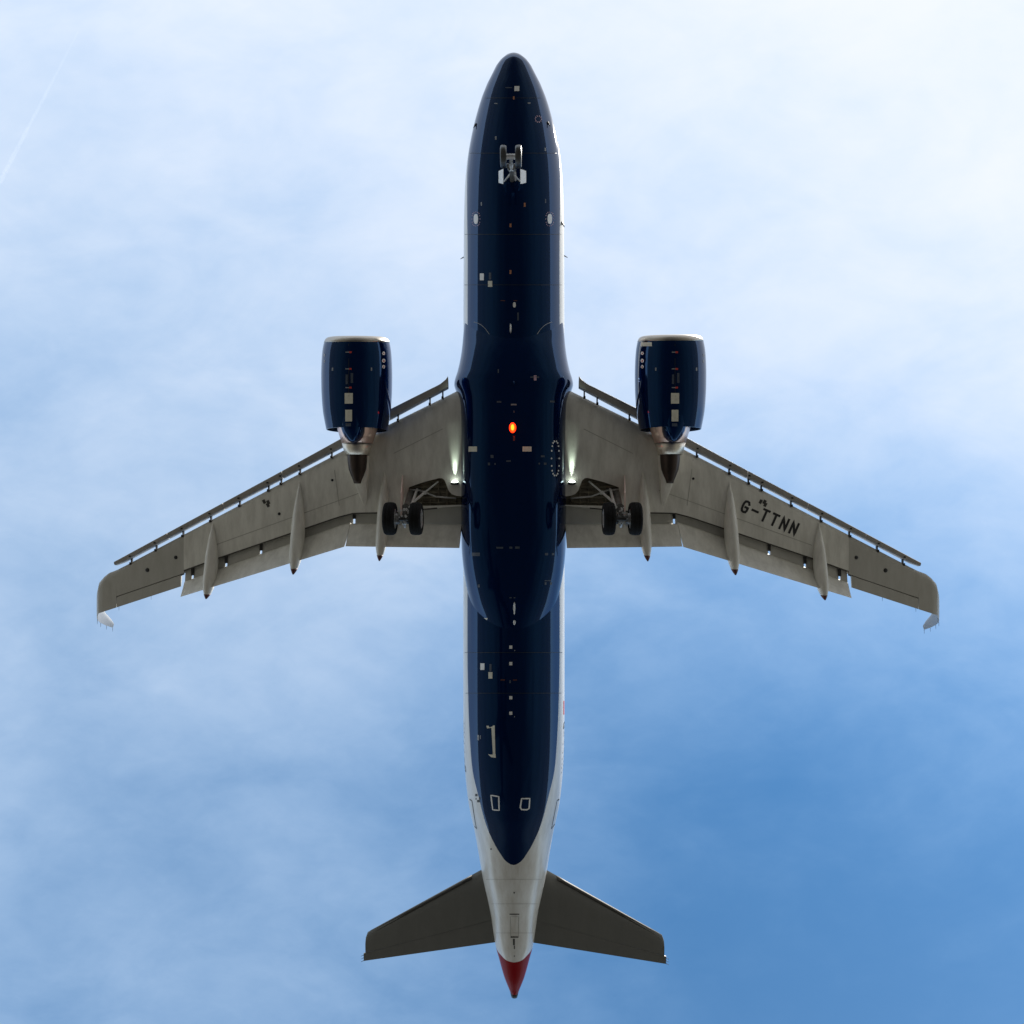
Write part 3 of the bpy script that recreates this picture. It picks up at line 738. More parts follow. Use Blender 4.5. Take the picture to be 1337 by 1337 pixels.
for s_, mx in ((-1, lambda q: (1340.0 - q[0], q[1])), (1, lambda q: q)):
    for ln in ([(850, 600), (1000, 672), (1190, 757)], [(860, 640), (1060, 712)], [(762, 560), (826, 592)], [(1111, 700), (1104, 742)], [(1178, 742), (1186, 772)], [(905, 600), (897, 660)], [(1030, 655), (1019, 700)], [(1200, 752), (1199, 778)]):
        q = [mx(p) for p in ln]; outline('panel_seam', q, .028, WT[s_], wings[s_], M['seam'], False)
R_ = lambda nm, a, mt: mark(nm, rect(*a), BELLY, fus, M[mt])
for a, mt in (((671.6, 112.5, 678, 119), 'white'), ((669.8, 126, 671.9, 130), 'orange'), ((689, 133.8, 692.6, 135.6), 'dim'), ((645.6, 134.6, 649.6, 135.8), 'dim'), ((660, 114, 668.5, 115.2), 'faint'), ((646.4, 178, 648.4, 182.5), 'dim'), ((711, 193, 712.9, 197.2), 'dim'),
              ((627.8, 264, 629.4, 268.5), 'dim'), ((711.5, 260, 713, 265), 'faint'), ((683.9, 264.8, 686.2, 270), 'orange'), ((665.3, 292, 667.8, 296.6), 'orange'), ((665.3, 352.8, 667.8, 357.8), 'orange'), ((626.6, 357, 631.8, 366), 'white'), ((637.2, 366.8, 642.8, 374.6), 'cream'), ((638.4, 356, 641.4, 365), 'faint'),
              ((653.5, 392, 659.5, 393.2), 'tip'), ((670.5, 392, 675.5, 393.2), 'tip'), ((675.3, 408, 677.4, 418.5), 'faint'),
              ((697, 490, 700.5, 496.8), 'pink'), ((692.5, 491.5, 704, 493.5), 'faint'), ((649.8, 482, 651.5, 487), 'faint'), ((648.5, 523.6, 654.5, 525.8), 'faint'), ((718, 523, 724, 525.5), 'faint'), ((667, 527.3, 674.4, 529.2), 'dim'), ((670.3, 536, 671.8, 539), 'faint'),
              ((669.8, 569, 672.4, 575.5), 'tip'), ((640.5, 594, 644.5, 598), 'faint'), ((706, 594.5, 711, 597), 'faint'), ((637, 604, 640, 607.5), 'faint'), ((645.5, 604.5, 647.3, 607), 'faint'), ((703, 604, 705, 606.5), 'faint'), ((710, 604, 713.5, 607), 'faint'), ((661, 601, 667, 603), 'faint'),
              ((611.8, 583, 622.9, 589.7), 'cream'), ((682.2, 583, 694, 589.5), 'cream'),
              ((665, 713.5, 669, 716.5), 'faint'), ((672.5, 713.5, 678.5, 716.5), 'faint'), ((648, 714, 657, 716.3), 'faint'), ((616, 721.5, 626.5, 726), 'faint'), ((711.5, 722, 715.5, 725), 'faint'), ((720.5, 722, 723.5, 725), 'faint'), ((711, 757.5, 719.5, 758.7), 'faint'), ((711, 760, 713.5, 763.5), 'faint'), ((718, 760, 720.5, 763.5), 'faint'), ((624, 763, 626.5, 767), 'faint'),
              ((665, 779.6, 668, 781.2), 'faint'), ((670.5, 779.6, 673, 781.2), 'faint'), ((665, 842.8, 668.9, 847), 'white'), ((665, 864.3, 668.9, 868.6), 'white'), ((665, 908.8, 668.9, 913), 'white'), ((665, 929, 668.9, 933.3), 'white'), ((627.2, 866, 632.6, 874.6), 'white'), ((637.8, 877.5, 643, 886), 'cream'), ((639, 867, 641.8, 876), 'faint'),
              ((653.5, 886.9, 659.3, 888.6), 'tip'), ((669.6, 887, 675, 888.6), 'tip'), ((665, 888, 667, 892), 'faint'), ((623.3, 959.5, 625.6, 966.5), 'dim'), ((627, 960, 627.8, 965), 'dim'), ((671.5, 848.5, 672.6, 850), 'dim'), ((671.3, 935, 672.4, 936.5), 'dim')):
    R_('placard', a, mt)
for cx, cy, rx, ry in ((621.4, 286, 2.9, 6.6), (717.7, 285.8, 2.9, 6.6), (671.6, 398, 1.9, 3.5)):
    mark('static_plate', oval(cx, cy, rx, ry), BELLY, fus, M['white'])
def dots(cx, cy, rx, ry, n, r, mt, pw=2.6):
    for px, py in oval(cx, cy, rx, ry, n, pw): mark('dot_mark', oval(px, py, r, r * 1.3, 6, 2), BELLY, fus, M[mt])
dots(702.8, 155.6, 4.0, 4.0, 10, .75, 'pink', 2)
dots(621.6, 286, 5.2, 9.0, 16, .55, 'pink'); dots(717.7, 286, 5.2, 9.0, 16, .55, 'pink')
dots(725.0, 598.5, 5.0, 22.5, 18, 1.0, 'white')
# bracket, rub strip and two hatch outlines
mark('step_strip', [(621.2, 805.8), (637, 807.2), (634.8, 811), (623.6, 810.4)], bvh_of(fair), fair, M['cream'])
for q in ([(635, 947.5), (646, 947.2), (646, 951.5), (640.5, 950.2), (636, 951)], [(641.7, 950.5), (646, 950), (646.8, 985), (643.6, 985)], [(637, 984.4), (641, 985.4), (647, 984.4), (647.4, 989.4), (641.5, 988.6)]):
    mark('bracket_stripe', q, BELLY, fus, M['cream'])
outline('hatch_outline', [(641, 1038.3), (651.2, 1040), (651.7, 1058), (643.4, 1057.2)], .055, BELLY, fus, M['white'])
outline('hatch_outline', [(681, 1042.6), (691.7, 1042.6), (690.8, 1055.5), (688, 1057.2), (681, 1057), (679.3, 1054)], .055, BELLY, fus, M['white'])
outline('door_outline', [(613.2, 1043.6), (616.3, 1045.5), (621, 1077), (622.5, 1082), (619.5, 1078.5)], .05, BELLY, fus, M['line'], False)
outline('door_outline', [(730.3, 1043.6), (727.4, 1045), (721, 1077), (719.8, 1082), (724.5, 1076)], .05, BELLY, fus, M['line'], False)
for q in ((620.5, 1036.5, 623.4, 1039.6), (621, 1041.8, 622.2, 1044), (625.4, 1041, 627.3, 1043.8), (623, 1044.5, 626.5, 1047.5)): R_('sensor_plate', q, 'line')
R_('drain_hole', (640.3, 1107.6, 642, 1109.6), 'line')
for py, l, r in ((128, 634, 706), (200, 613, 727), (306, 607, 733), (372, 606.5, 733.5), (852, 607, 734), (905, 608, 733)):
    outline('skin_joint', [(l + (r - l) * i / 12, py) for i in range(13)], .016, BELLY, fus, M['black'], False)
for py, l, r in ((1148, 634.5, 708), (1180, 641.5, 702.5), (1218, 648, 697)):
    outline('skin_joint', [(l + (r - l) * i / 8, py) for i in range(9)], .018, BELLY, fus, M['seam'], False)
# tail cone hatch
outline('hatch_outline', [(666.4, 1196.5), (677.2, 1196.5), (677.0, 1223), (666.8, 1223)], .022, BELLY, fus, M['seam'])
for a in ((665.3, 1192.9, 678, 1194.3), (666.6, 1222.4, 676.8, 1224.3), (669.7, 1225.5, 672.2, 1234), (670.9, 1234.5, 672.3, 1239), (671, 1247.5, 672.2, 1249), (670.5, 1164.6, 672.2, 1166.4)):
    R_('vent_slot', a, 'line')
# registration small on the rear flank, flag above it, seen at a grazing angle
def flank_letters(side):
    """the same registration, small on each rear flank (read with the nose to the left on one side, to the right on the other)"""
    y0_ = P(671, 944, 0).y; pitch = .345; hgt, wid, st_w = .34, .20, .05
    for k, ch in enumerate('G-TTNN'):
        yc = y0_ + pitch * (k if side > 0 else 5 - k); dirn = 1 if side > 0 else -1
        bm = bmesh.new()
        for stroke in GL[ch]:
            pl = [Vector((yc + dirn * (a - .5) * wid, -.30 + (b - .5) * hgt)) for a, b in stroke]
            for a, b in zip(pl, pl[1:]):
                d = (b - a).normalized(); n = Vector((-d.y, d.x)) * st_w / 2; a2, b2 = a - d * st_w / 2, b + d * st_w / 2; vv = []
                for q in (a2 + n, b2 + n, b2 - n, a2 - n):
                    h = FB.ray_cast(Vector((side * 6, q.x, q.y)), Vector((-side, 0, 0)))
                    vv.append(bm.verts.new(h[0] + Vector((side * .006, 0, -.001))))
                bm.faces.new(vv)
        link('letter', bm, M['letter'], fus, smooth=False, recalc=False)
flank_letters(1); flank_letters(-1)
R_('flank_flag', (735.6, 915, 736.6, 933), 'red')

for q in ([(619, 420.5), (624, 422), (629, 424.8), (634, 429.5), (639, 436.5)], [(721, 420.5), (716, 422), (711, 424.8), (706, 429.5), (701, 436.5)]):
    outline('fairing_seal', q, .022, BELLY, fair, M['dim'], False)
# blade antennas, drain masts and probes (real fins under the belly)
def blade(px, y0_, y1_, h, mat, w=.045, name='blade_antenna'):
    bm = bmesh.new(); st = []
    for s, a, b in ((0, 0, 1), (.5, .10, .98), (1, .28, .94)):
        ring = []
        for u, t in ((0, 0), (.15, .8), (.5, 1), (.85, .6), (1, 0), (.85, -.6), (.5, -1), (.15, -.8)):
            uu = a + (b - a) * u; p, nn = cast(px, y0_ + (y1_ - y0_) * uu, BELLY)
            ring.append(p + Vector((t * w * (1 - .3 * s), 0, .02 - h * s)))
        st.append(ring)
    loft(bm, st); return link(name, bm, M[mat], fus)
blade(666.7, 422, 436, .26, 'white', .035); blade(671.5, 785, 803, .26, 'white', .04); blade(671.6, 809, 816, .16, 'white', .05)
blade(671, 497, 503, .2, 'blue', .04)
for px, py in ((621.3, 163.0), (715.4, 160.8), (733.6, 291.5)):
    p, nn = cast(px, py, BELLY)
    if p is None: continue
    if nn.dot(ray(px, py)) > 0: nn = -nn
    bm = bmesh.new(); tube(bm, p - nn * .02, p + nn * .03, .07, .06, 10); tube(bm, p + nn * .03, p + nn * .10 + Vector((0, .16, 0)), .026, .015, 8); link('air_probe', bm, M['black'], fus)
for sx, py in ((-1, 332), (1, 331)):
    bm = bmesh.new(); y = P(671, py, 0).y
    tube(bm, (sx * 1.98, y, .25), (sx * 2.16, y + .08, .30), .03, .012, 8); link('air_probe', bm, M['black'], fus)
# beacon
bp_, bn_ = cast(669.3, 558.5, BELLY)
bm = bmesh.new(); bmesh.ops.create_uvsphere(bm, u_segments=18, v_segments=12, radius=1); bmesh.ops.scale(bm, vec=(.125, .19, .15), verts=bm.verts); bmesh.ops.translate(bm, vec=bp_ + Vector((0, 0, -.01)), verts=bm.verts)
bea = link('beacon', bm, M['beacon'], fair)
bm = bmesh.new(); bmesh.ops.create_uvsphere(bm, u_segments=14, v_segments=10, radius=1); bmesh.ops.scale(bm, vec=(.072, .125, .10), verts=bm.verts); bmesh.ops.translate(bm, vec=bp_ + Vector((0, 0, -.09)), verts=bm.verts)
link('beacon_flash', bm, M['flash'], bea)
bl = bpy.data.lights.new('beacon_glow', 'POINT'); bl.energy = 1.0; bl.color = (1, .08, .01); bl.shadow_soft_size = .12
blo = bpy.data.objects.new('beacon_glow', bl); COL.objects.link(blo); blo.parent = bea; blo.location = bp_ + Vector((0, 0, -.36))

# ------------------------------------------------------------------ engines
EZ = -1.95
def engine(side):
    cx_px = 466.0 if side < 0 else 875.0
    XE = (abs(P(466, 500, EZ).x) + abs(P(875, 500, EZ).x)) / 2 * side
    def yy(py): return P(671, py, EZ).y
    s = (H + EZ) / F
    COWL = [(439.6, 36.5), (441, 39.5), (444, 41.2), (449, 42.8), (460, 44.5), (474, 45.4), (490, 45.8), (508, 45.6), (524, 44.8), (538, 43.6), (550, 41.6), (561.3, 39.4)]
    cw = [(yy(a), b * s) for a, b in COWL]
    def R(y): return smooth_interp(cw, y)
    ylip = yy(447.0)
    # outer cowl with a thin trailing edge and a duct inside
    bm = bmesh.new(); yse = [ylip + (cw[-1][0] - ylip) * i / 40 for i in range(41)]
    prof = [(y, R(y)) for y in yse] + [(cw[-1][0], R(cw[-1][0]) - .03), (cw[-1][0] - .5, R(cw[-1][0]) - .06), (cw[-1][0] - 1.4, R(cw[-1][0]) - .05), (ylip + .4, .98), (ylip, 1.06)]
    lathe(bm, [(y, r) for y, r in prof], (XE, 0, EZ), (0, 1, 0), 72, True)
    nac = link('engine_nacelle', bm, M['blue'], plane, auto=50)
    # bare metal lip
    bm = bmesh.new(); y0_ = cw[0][0]
    prof = [(ylip, R(ylip) + .004), (yy(444.5), R(yy(444.5)) + .004), (yy(442), R(yy(442))), (yy(440.3), R(yy(440.3)) - .01), (y0_, R(y0_) - .02), (y0_ - .01, R(y0_) - .07), (y0_ + .02, R(y0_) - .12), (y0_ + .12, R(y0_) - .17), (ylip, 1.05)]
    lathe(bm, prof, (XE, 0, EZ), (0, 1, 0), 72, True); link('intake_lip', bm, M['lip'], nac)
    bm = bmesh.new(); lathe(bm, [(0, .98), (.01, .3), (-.35, .02)], (XE, ylip + .75, EZ), (0, 1, 0), 48); link('fan', bm, M['gear_dark'], nac)
    # exhaust: bare nozzle, rim band and plug (their own tables, seen deeper)
    noz = [(545, 30.5), (561, 25.5), (567, 23.6), (579, 19.8)]
    bm = bmesh.new(); pr = [(yy(a), b * s) for a, b in noz]; pr += [(pr[-1][0], pr[-1][1] - .03), (pr[0][0], pr[0][1] - .1)]
    lathe(bm, pr, (XE, 0, EZ + .05), (0, 1, 0), 48, True); link('core_nozzle', bm, M['nozzle'], nac)
    bm = bmesh.new(); pr = [(yy(579), 19.9 * s), (yy(586), 17.8 * s), (yy(594), 15.8 * s)]; pr += [(pr[-1][0], pr[-1][1] - .02), (pr[0][0], pr[0][1] - .06)]
    lathe(bm, pr, (XE, 0, EZ + .05), (0, 1, 0), 48, True); link('nozzle_rim', bm, M['nozzle_rim'], nac)
    bm = bmesh.new(); lathe(bm, [(yy(a), b * s) for a, b in ((575, 14.3), (593, 12.9), (604, 12.4), (613, 11.2), (621, 8.2), (627, 5.6), (631, 4.6), (631.2, .3))], (XE, 0, EZ + .07), (0, 1, 0), 40); link('exhaust_plug', bm, M['plug'], nac)
    for ob in (nac, *[c for c in nac.children if c.name.startswith('intake_lip')]):      # scarfed intake: the lower lip sits further back
        for v in ob.data.vertices:
            k_ = max(0, min(1, (yy(505) - v.co.y) / (yy(505) - yy(447)))); v.co.y -= .17 * (v.co.z - EZ) * k_ * k_ * (3 - 2 * k_)
    # blue bifurcation keel under the nozzle
    bm = bmesh.new(); rings = []
    for py, w, zb, hh in ((532, 6, -1.17, .1), (540, 12, -1.21, .22), (548, 15.2, -1.215, .34), (558, 15.5, -1.20, .45), (566, 14, -1.12, .5), (572, 11.4, -1.0, .48), (577, 7.5, -.88, .42), (579.4, 3, -.80, .36)):
        y = yy(py); rings.append([Vector((XE + w * s * math.copysign(abs(math.sin(q)) ** .75, math.sin(q)), y, EZ + zb + hh - hh * math.cos(q))) for q in [2 * math.pi * j / 28 for j in range(28)]])
    loft(bm, rings); keel = link('keel_fairing', bm, M['blue'], nac)
    # pylon: from the cowl top back under the wing, with its drooped tail
    bm = bmesh.new(); rings = []
    for py, w, zb in ((450, .10, -1.0), (480, .34, -.95), (520, .40, -.95), (545, .42, -1.25), (570, .42, -1.5), (594, .40, -1.62), (615, .34, -1.60), (629, .235, -1.45), (645, .16, -1.22), (660, .07, -1.02), (669, .015, -.92)):
        y = P(671, py, zb).y; x = abs(XE) + (.10 if py < 600 else .10 - (py - 600) * .0035); zt = max(zb + .15, zw(x) + .25)
        rings.append([Vector((side * (x - w), y, zt)), Vector((side * (x - w), y, zb + .05)), Vector((side * (x - w * .6), y, zb)), Vector((side * (x + w * .6), y, zb)), Vector((side * (x + w), y, zb + .05)), Vector((side * (x + w), y, zt))])
    loft(bm, rings); py_ = link('pylon', bm, M['wing'], plane, auto=30)
    # latch-line prints on the underside
    T = bvh_of(nac, keel)
    kx = 455.3 if side < 0 else 881.3
    def r(nm, a, mt): mark(nm, rect(*a), T, nac, M[mt])
    for py in (459.2, 481.0, 505.4):
        r('latch_mark', (kx - 4.2, py, kx + .6, py + 1.4), 'dim'); r('latch_mark', (kx + .6, py - .5, kx + 3.9, py + 1.9), 'red')
    r('placard', (kx - 5.2, 513.2, kx + 5.4, 527), 'cream'); r('placard', (kx - 4.4, 535.0, kx + 4.4, 550.2), 'cream')
    r('placard', (kx - 4, 489, kx - 1.2, 501.5), 'faint'); r('placard', (kx + 2.6, 487, kx + 5.8, 500), 'faint'); r('placard', (kx - 4, 552.5, kx + 3, 556.5), 'faint')
    ix = 500.8 if side < 0 else 838.7
    for py, rr in ((461.3, 2.3), (471, 2.7), (478.8, 2.3)):
        mark('round_mark', oval(ix, py, rr * .85, rr, 10, 2), T, nac, M['white']); mark('round_mark', oval(ix, py + .3, rr * .35, rr * .45, 6, 2), T, nac, M['red'], .009)
    ox = 423.6 if side < 0 else 918.5
    for py in (462, 470): r('placard', (ox - .8, py, ox + .8, py + 3.5), 'dim')
    for px in ((434.4, 485) if side < 0 else (856.3, 909.4)): r('placard', (px - 1, 480, px + .8, 484), 'dim')
    if side > 0: r('placard', (837, 446.9, 851.2, 452), 'cream')
    outline('cowl_seam', [(kx, 449), (kx + .2, 540)], .02, T, nac, M['black'], False)
    return nac
nacs = {s: engine(s) for s in (-1, 1)}

# ------------------------------------------------------------------ tailplane and fin
def tail_surface(side):
    rl = SY((628.0, 1136.5), (715.5, 1136.5), z=.95); rt = SY((643.5, 1230.2), (701.0, 1231), z=.95)
    tl = SY((478.6, 1217.6), (867.8, 1220.5), z=1.5); tt = SY((476.4, 1254.5), (870.4, 1256.5), z=1.5)
    x0 = .3; k = (tl[1] - rl[1]) / (tl[0] - rl[0]); kt = (tt[1] - rt[1]) / (tt[0] - rt[0])
    def zz(x): return .95 + .095 * (x - 1.2)
    def sec(x, ya, yb, t, blunt_front=False, blunt=False):
        z = zz(x); c = yb - ya
        lo = [(0, .0), (.02, -.35), (.08, -.7), (.25, -1), (.5, -.95), (.8, -.6), (1, -.06)]
        if blunt: lo = lo[:-1] + [(1, -.52)]
        if blunt_front: lo = [(0, -.5), (.05, -.58), (.3, -.5), (.7, -.25), (1, -.05)]
        up = [(u, -v) for u, v in reversed(lo) if v != 0]
        return [(x, ya + c * u, z + v * t) for u, v in lo + up]
    bm = bmesh.new(); st = []
    hx = lambda x: (rl[1] + k * (x - rl[0])) * .30 + (rt[1] + kt * (x - rt[0])) * .70
    N = 14
    for i in range(N + 1):
        x = x0 + (tl[0] - .10 - x0) * i / N; st.append(sec(x, rl[1] + k * (x - rl[0]), hx(x), .17 - .018 * x, blunt=True))
    for dx, dy in ((.05, .07), (.085, .17), (.10, .32)):
        x = tl[0] - .10 + dx; st.append(sec(x, rl[1] + k * (tl[0] - rl[0]) + dy, hx(x), .05, blunt=True))
    strip_body(bm, st, side); hs = link('tailplane', bm, M['tail'], plane, auto=40)
    bm = bmesh.new(); st = []
    xe = .66
    for i in range(9):
        x = xe + (tt[0] - xe) * i / 8; st.append(sec(x, hx(x) + .012, rt[1] + kt * (x - rt[0]), .14 - .014 * x, blunt_front=True))
    strip_body(bm, st, side); el = link('elevator', bm, M['tail'], hs, auto=40)
    bm = bmesh.new(); st = []
    for i in range(11):                                       # dark de-icing edge
        x = 1.75 + (tl[0] - .2 - 1.75) * i / 10; ya = rl[1] + k * (x - rl[0]); z = zz(x); t = (.17 - .018 * x)
        st.append([(x, ya - .008, z), (x, ya + .03, z - t * .45), (x, ya + .14, z - t * .84), (x, ya + .14, z - t * .5), (x, ya + .05, z)])
    strip_body(bm, st, side); link('edge_strip', bm, M['line'], hs)
    for u in (.25, .6, .95):
        p = (tt[0], hx(tt[0]) + (tt[1] - hx(tt[0])) * u, zz(tt[0])); bm = bmesh.new(); tube(bm, mir(side, p), mir(side, (p[0] + .12, p[1] + .06, p[2])), .012, .005, 6); link('static_wick', bm, M['black'], el)
tail_surface(-1); tail_surface(1)
bm = bmesh.new(); st = []
for s in range(9):
    u = s / 8; z = 1.5 + 5.9 * u; ya = 11.2 + 4.3 * u; yb = 17.0 + 1.6 * u; t = .34 * (1 - .65 * u)
    st.append([Vector((t * w, ya + (yb - ya) * q, z)) for q, w in ((0, 0), (.05, .5), (.25, 1), (.6, .8), (1, .06), (.6, -.8), (.25, -1), (.05, -.5))])
loft(bm, st); link('fin', bm, M['light'], plane, auto=40)

# ------------------------------------------------------------------ main landing gear
def wheel(bmt, bmr, c, R, w, hub, n=48):
    prof = [(-w / 2 * .80, R * .60), (-w / 2 * .98, R * .70), (-w / 2, R * .82), (-w / 2 * .90, R * .925), (-w / 2 * .62, R * .985), (-w / 2 * .34, R * .998), (-w / 2 * .31, R * .985), (-w / 2 * .27, R * .985), (-w / 2 * .24, R),
            (w / 2 * .24, R), (w / 2 * .27, R * .985), (w / 2 * .31, R * .985), (w / 2 * .34, R * .998), (w / 2 * .62, R * .985), (w / 2 * .90, R * .925), (w / 2, R * .82), (w / 2 * .98, R * .70), (w / 2 * .80, R * .60)]
    lathe(bmt, prof, c, (1, 0, 0), n, True)
    pr = [(-w / 2 * .86, R * .60), (-w / 2 * .90, R * .56), (-w / 2 * .6, R * .50), (-w / 2 * .5, R * .2), (-w / 2 * .75, R * .16), (-w / 2 * .75, .01), (w / 2 * .75, .01), (w / 2 * .75, R * .16), (w / 2 * .5, R * .2), (w / 2 * .6, R * .50), (w / 2 * .90, R * .56), (w / 2 * .86, R * .60)]
    lathe(bmr, pr, c, (1, 0, 0), 32)
def main_gear(side):
    GZ = -3.65
    a = SY((525.2, 677.2), (810.8, 677.2), z=GZ); X, Y = a
    t = SY((534.5, 637), (806, 637)); TZ = zw(t[0]) + .2; top = Vector((t[0], t[1], TZ)); ax = Vector((X, Y, GZ))
    m = lambda v: mir(side, v)
    leg_top = Vector((t[0] - .02, t[1] + .15, TZ)); knee = ax + (leg_top - ax) * .36
    bm = bmesh.new(); tube(bm, m(leg_top), m(knee), .125, .115, 20); tube(bm, m(leg_top + Vector((-.4, -.02, .0))), m(leg_top + Vector((.4, .02, 0))), .12, n=16)
    tube(bm, m(knee + Vector((0, 0, .05))), m(knee + Vector((0, 0, -.06))), .175, n=20)
    gear = link('main_landing_gear', bm, M['gear_leg'], plane, auto=40)
    bm = bmesh.new(); tube(bm, m(knee), m(ax), .085, n=16); tube(bm, m(ax + Vector((-.55, 0, 0))), m(ax + Vector((.55, 0, 0))), .085, n=16); link('piston', bm, M['gear_dark'], gear, auto=40)
    for dx in (-.465, .465):
        bt, br = bmesh.new(), bmesh.new(); wheel(bt, br, m(ax + Vector((dx, 0, 0))), .585, .42, .3)
        link('tyre', bt, M['tyre'], gear, auto=60); link('wheel_rim', br, M['hub'], gear, auto=30)
        bm = bmesh.new(); s = -1 if dx > 0 else 1; c = ax + Vector((dx + s * .20, 0, 0)); lathe(bm, [(-.06, .20), (.07, .20), (.09, .12)], m(c), (1, 0, 0), 24)
        for q in range(8):
            q_ = q * math.pi / 4; tube(bm, m(c + Vector((s * .03, .15 * math.cos(q_), .15 * math.sin(q_)))), m(c + Vector((s * .13, .15 * math.cos(q_), .15 * math.sin(q_)))), .032, n=8)
        link('brake_pack', bm, M['hub'] if dx > 0 else M['gear_dark'], gear, auto=40)
    # torque links ahead of the leg
    mid = ax + Vector((0, .30, .42)); bm = bmesh.new()
    for dx in (-.07, .07):
        tube(bm, m(knee + Vector((dx, .12, 0))), m(mid), .035, n=8); tube(bm, m(ax + Vector((dx, .07, .05))), m(mid), .035, n=8)
    link('torque_link', bm, M['gear_grey'], gear)
    # side stay, folding in two, and a retraction jack
    st = SY((571.5, 627), (769.5, 627)); s0 = Vector((st[0], st[1] + .05, zw(st[0]) + .12)); s1 = ax + (leg_top - ax) * .52 + Vector((-.12, 0, 0)); mids = (s0 + s1) / 2 + Vector((0, 0, -.03))
    bm = bmesh.new(); tube(bm, m(s0), m(mids), .036, n=10); tube(bm, m(mids), m(s1), .048, n=10); tube(bm, m(mids + Vector((0, -.07, 0))), m(mids + Vector((0, .07, 0))), .075, n=10)
    link('side_stay', bm, M['gear_grey'], gear, auto=40)
    bm = bmesh.new(); tube(bm, m(s0 + Vector((.18, .16, .1))), m(mids + Vector((.1, .08, .18))), .03, n=8); tube(bm, m(mids + Vector((.1, .05, .18))), m(leg_top + Vector((-.2, 0, .02))), .045, n=8)
    link('retraction_jack', bm, M['gear_dark'], gear, auto=40)
    bm = bmesh.new(); q0 = Vector((t[0] - .28, t[1] + .05, TZ - .15)); tube(bm, m(q0), m(knee + Vector((-.16, -.05, .05))), .05, n=10); tube(bm, m(knee + Vector((-.16, -.05, .05))), m(knee + Vector((-.16, -.05, -.1))), .06, n=10)
    link('brace_strut', bm, M['steel'], gear, auto=40)
    # leg door on the outboard side
    d0 = SY((525.6, 634.8), (814, 634.8), -.02); d1 = SY((527.0, 659), (812.5, 659), -1.0); bm = bmesh.new(); sec = []
    za = zw(d0[0]) - .06; zb = -2.75
    for z, yo, xo in ((za, 0, d0[0]), ((za + zb) / 2, .30, (d0[0] + d1[0]) / 2), (zb, .72, d1[0])):
        sec.append([m(Vector((xo + e, d0[1] + yo + f, z))) for e, f in ((0, -.42), (.035, -.42), (.05, 0), (.035, .42), (-.03, .42), (-.02, 0))])
    loft(bm, sec); link('gear_door', bm, M['nozzle_door'], gear, auto=40)
    # hoses and bolts
    bm = bmesh.new()
    for k in range(3): path_tube(bm, [m(leg_top + Vector((-.17 + .05 * k, .10, -.2))), m(knee + Vector((-.2 + .06 * k, .17, .3))), m(knee + Vector((-.12 + .1 * k, .22, -.1))), m(ax + Vector((-.2 + .2 * k, .18, .12)))], .014, 6)
    link('brake_hose', bm, M['gear_dark'], gear)
    bm = bmesh.new(); random.seed(5 + side)
    for k in range(22):
        v = ax + Vector((random.uniform(-.19, .19), random.uniform(-.40, .30), random.uniform(-.13, .25))); box(bm, m(v), (random.uniform(.03, .09), random.uniform(.03, .09), .06), Matrix.Rotation(random.random(), 3, 'Z'))
    link('hose_clamp', bm, M['steel'], gear, smooth=False)
M['gear_leg'] = material('worn_gear_leg_paint', (.20, .195, .185), .4, metal=.3, noise=((8, 8, 8), .8, (.06, .058, .053)))
M['nozzle_door'] = material('pinkish_door_skin', (.85, .66, .60), .4, noise=((5, 5, 5), .5, (.70, .54, .49)))
main_gear(-1); main_gear(1)

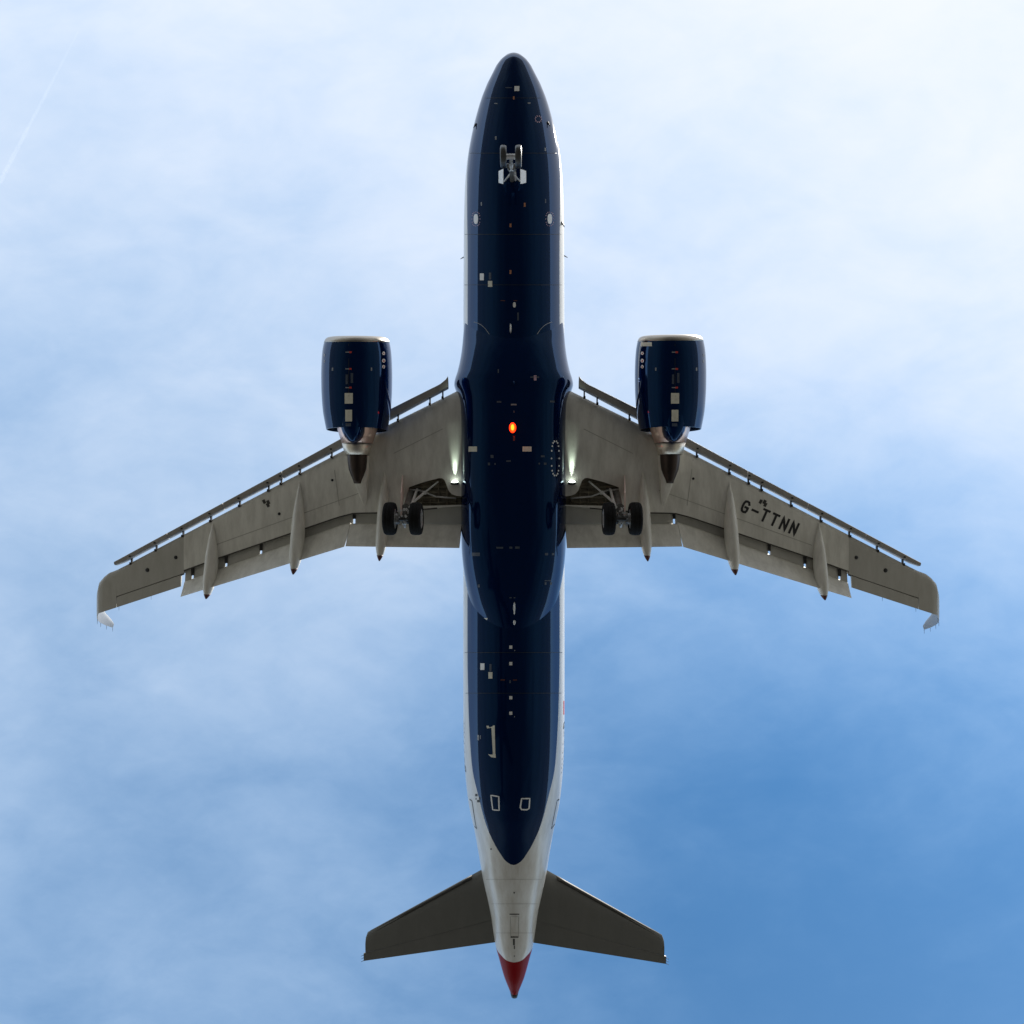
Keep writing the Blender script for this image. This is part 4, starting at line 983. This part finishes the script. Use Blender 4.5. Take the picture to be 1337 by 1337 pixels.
# ------------------------------------------------------------------ nose gear
def nose_gear():
    NZ = -3.62
    c = (P(657.8, 204.5, NZ) + P(676.4, 204.5, NZ)) / 2; base = cast(668.6, 236, BELLY)[0] + Vector((0, 0, .3))
    bm = bmesh.new(); lo = c + Vector((0, .03, .05)); kn = lo + (base - lo) * .38
    tube(bm, base, kn, .085, .08, 18); tube(bm, kn + Vector((0, 0, .06)), kn - Vector((0, .02, .05)), .14, n=18); tube(bm, base + Vector((-.26, 0, -.22)), base + Vector((.26, 0, -.22)), .05, n=14)
    gear = link('nose_landing_gear', bm, M['gear_leg'], plane, auto=40)
    bm = bmesh.new(); tube(bm, kn, lo, .062, n=14); tube(bm, c + Vector((-.30, 0, 0)), c + Vector((.30, 0, 0)), .06, n=14); tube(bm, c + Vector((-.16, 0, 0)), c + Vector((.16, 0, 0)), .095, n=14); link('piston', bm, M['steel'], gear, auto=40)
    for dx in (-.265, .265):
        bt, br = bmesh.new(), bmesh.new(); wheel(bt, br, c + Vector((dx, 0, 0)), .385, .225, .2, 40)
        link('tyre', bt, M['nose_tyre'], gear, auto=60); link('wheel_rim', br, M['steel'], gear, auto=30)
    bm = bmesh.new(); mid = (kn + lo) / 2 + Vector((0, .24, -.02))
    for dx in (-.05, .05): tube(bm, kn + Vector((dx, .10, 0)), mid, .026, n=8); tube(bm, lo + Vector((dx, .06, .03)), mid, .026, n=8)
    link('torque_link', bm, M['gear_grey'], gear)
    bm = bmesh.new(); q = kn + (base - kn) * .35
    for dx in (-1, 1): tube(bm, q + Vector((dx * .06, 0, 0)), base + Vector((dx * .36, .02, -.12)), .03, n=10)
    tube(bm, q + Vector((.12, -.02, -.1)), base + Vector((.13, -.02, -.15)), .045, n=10)
    link('drag_strut', bm, M['light'], gear, auto=40)
    bm = bmesh.new()
    for k in range(10):
        v = kn + (base - kn) * random.random() + Vector((random.uniform(-.15, .15), random.uniform(-.12, .02), -.05)); box(bm, v, (.06, .06, .06), Matrix.Rotation(random.random(), 3, 'Z'))
    link('hose_clamp', bm, M['hub'], gear, smooth=False)
    for s, x0_, x1_ in ((-1, 651.4, 656.9), (1, 686.6, 679.8)):          # rear doors, hinged at the outer edge
        bm = bmesh.new(); sec = []
        zt = base.z - .34
        for py, cut in ((220.5, 2.6), (226, 0), (236, 0), (240, -1.6)):
            a = P(x0_, py + cut, zt); b = P(x1_, py, zt - .30); n_ = Vector((s * .012, 0, .012))
            sec.append([a - n_, b - n_, b + n_, a + n_])
        loft(bm, sec); link('gear_door', bm, M['white'], gear, smooth=False)
    bm = bmesh.new()
    for s in (-1, 1): lathe(bm, [(0, .02), (-.06, .09), (-.03, .10), (.05, .07)], kn + Vector((s * .14, -.12, .10)), (0, 1, 0), 14)
    link('taxi_lamp', bm, M['clear'], gear)
nose_gear()

# ------------------------------------------------------------------ contrail far above
def contrail():
    a, b = Vector(((102.5 - 668.5) / F, (41 - 668.5) / F, 1)) * 9500, Vector(((-70 - 668.5) / F, (372 - 668.5) / F, 1)) * 9500
    m = bpy.data.materials.new('thin_ice_trail'); m.use_nodes = True; nt = m.node_tree; nt.nodes.clear()
    o_ = nt.nodes.new('ShaderNodeOutputMaterial'); vol = nt.nodes.new('ShaderNodeVolumePrincipled')
    vol.inputs['Color'].default_value = (1, 1, 1, 1); vol.inputs['Density'].default_value = .0012; vol.inputs['Anisotropy'].default_value = .6
    nt.links.new(vol.outputs[0], o_.inputs['Volume'])
    bm = bmesh.new(); d = (b - a).normalized(); s = d.orthogonal().normalized(); t = d.cross(s); rings = []
    for i in range(25):
        u = i / 24; r = 9 + 26 * u + random.uniform(-1, 1) * 2; p = a + (b - a) * u
        rings.append([p + (s * math.cos(q) + t * math.sin(q)) * r for q in [2 * math.pi * k / 12 for k in range(12)]])
    loft(bm, rings); o = link('contrail', bm, m, None)
    o['label'] = 'thin faint white contrail streak in the upper left of the pale sky'; o['category'] = 'contrail'
contrail()
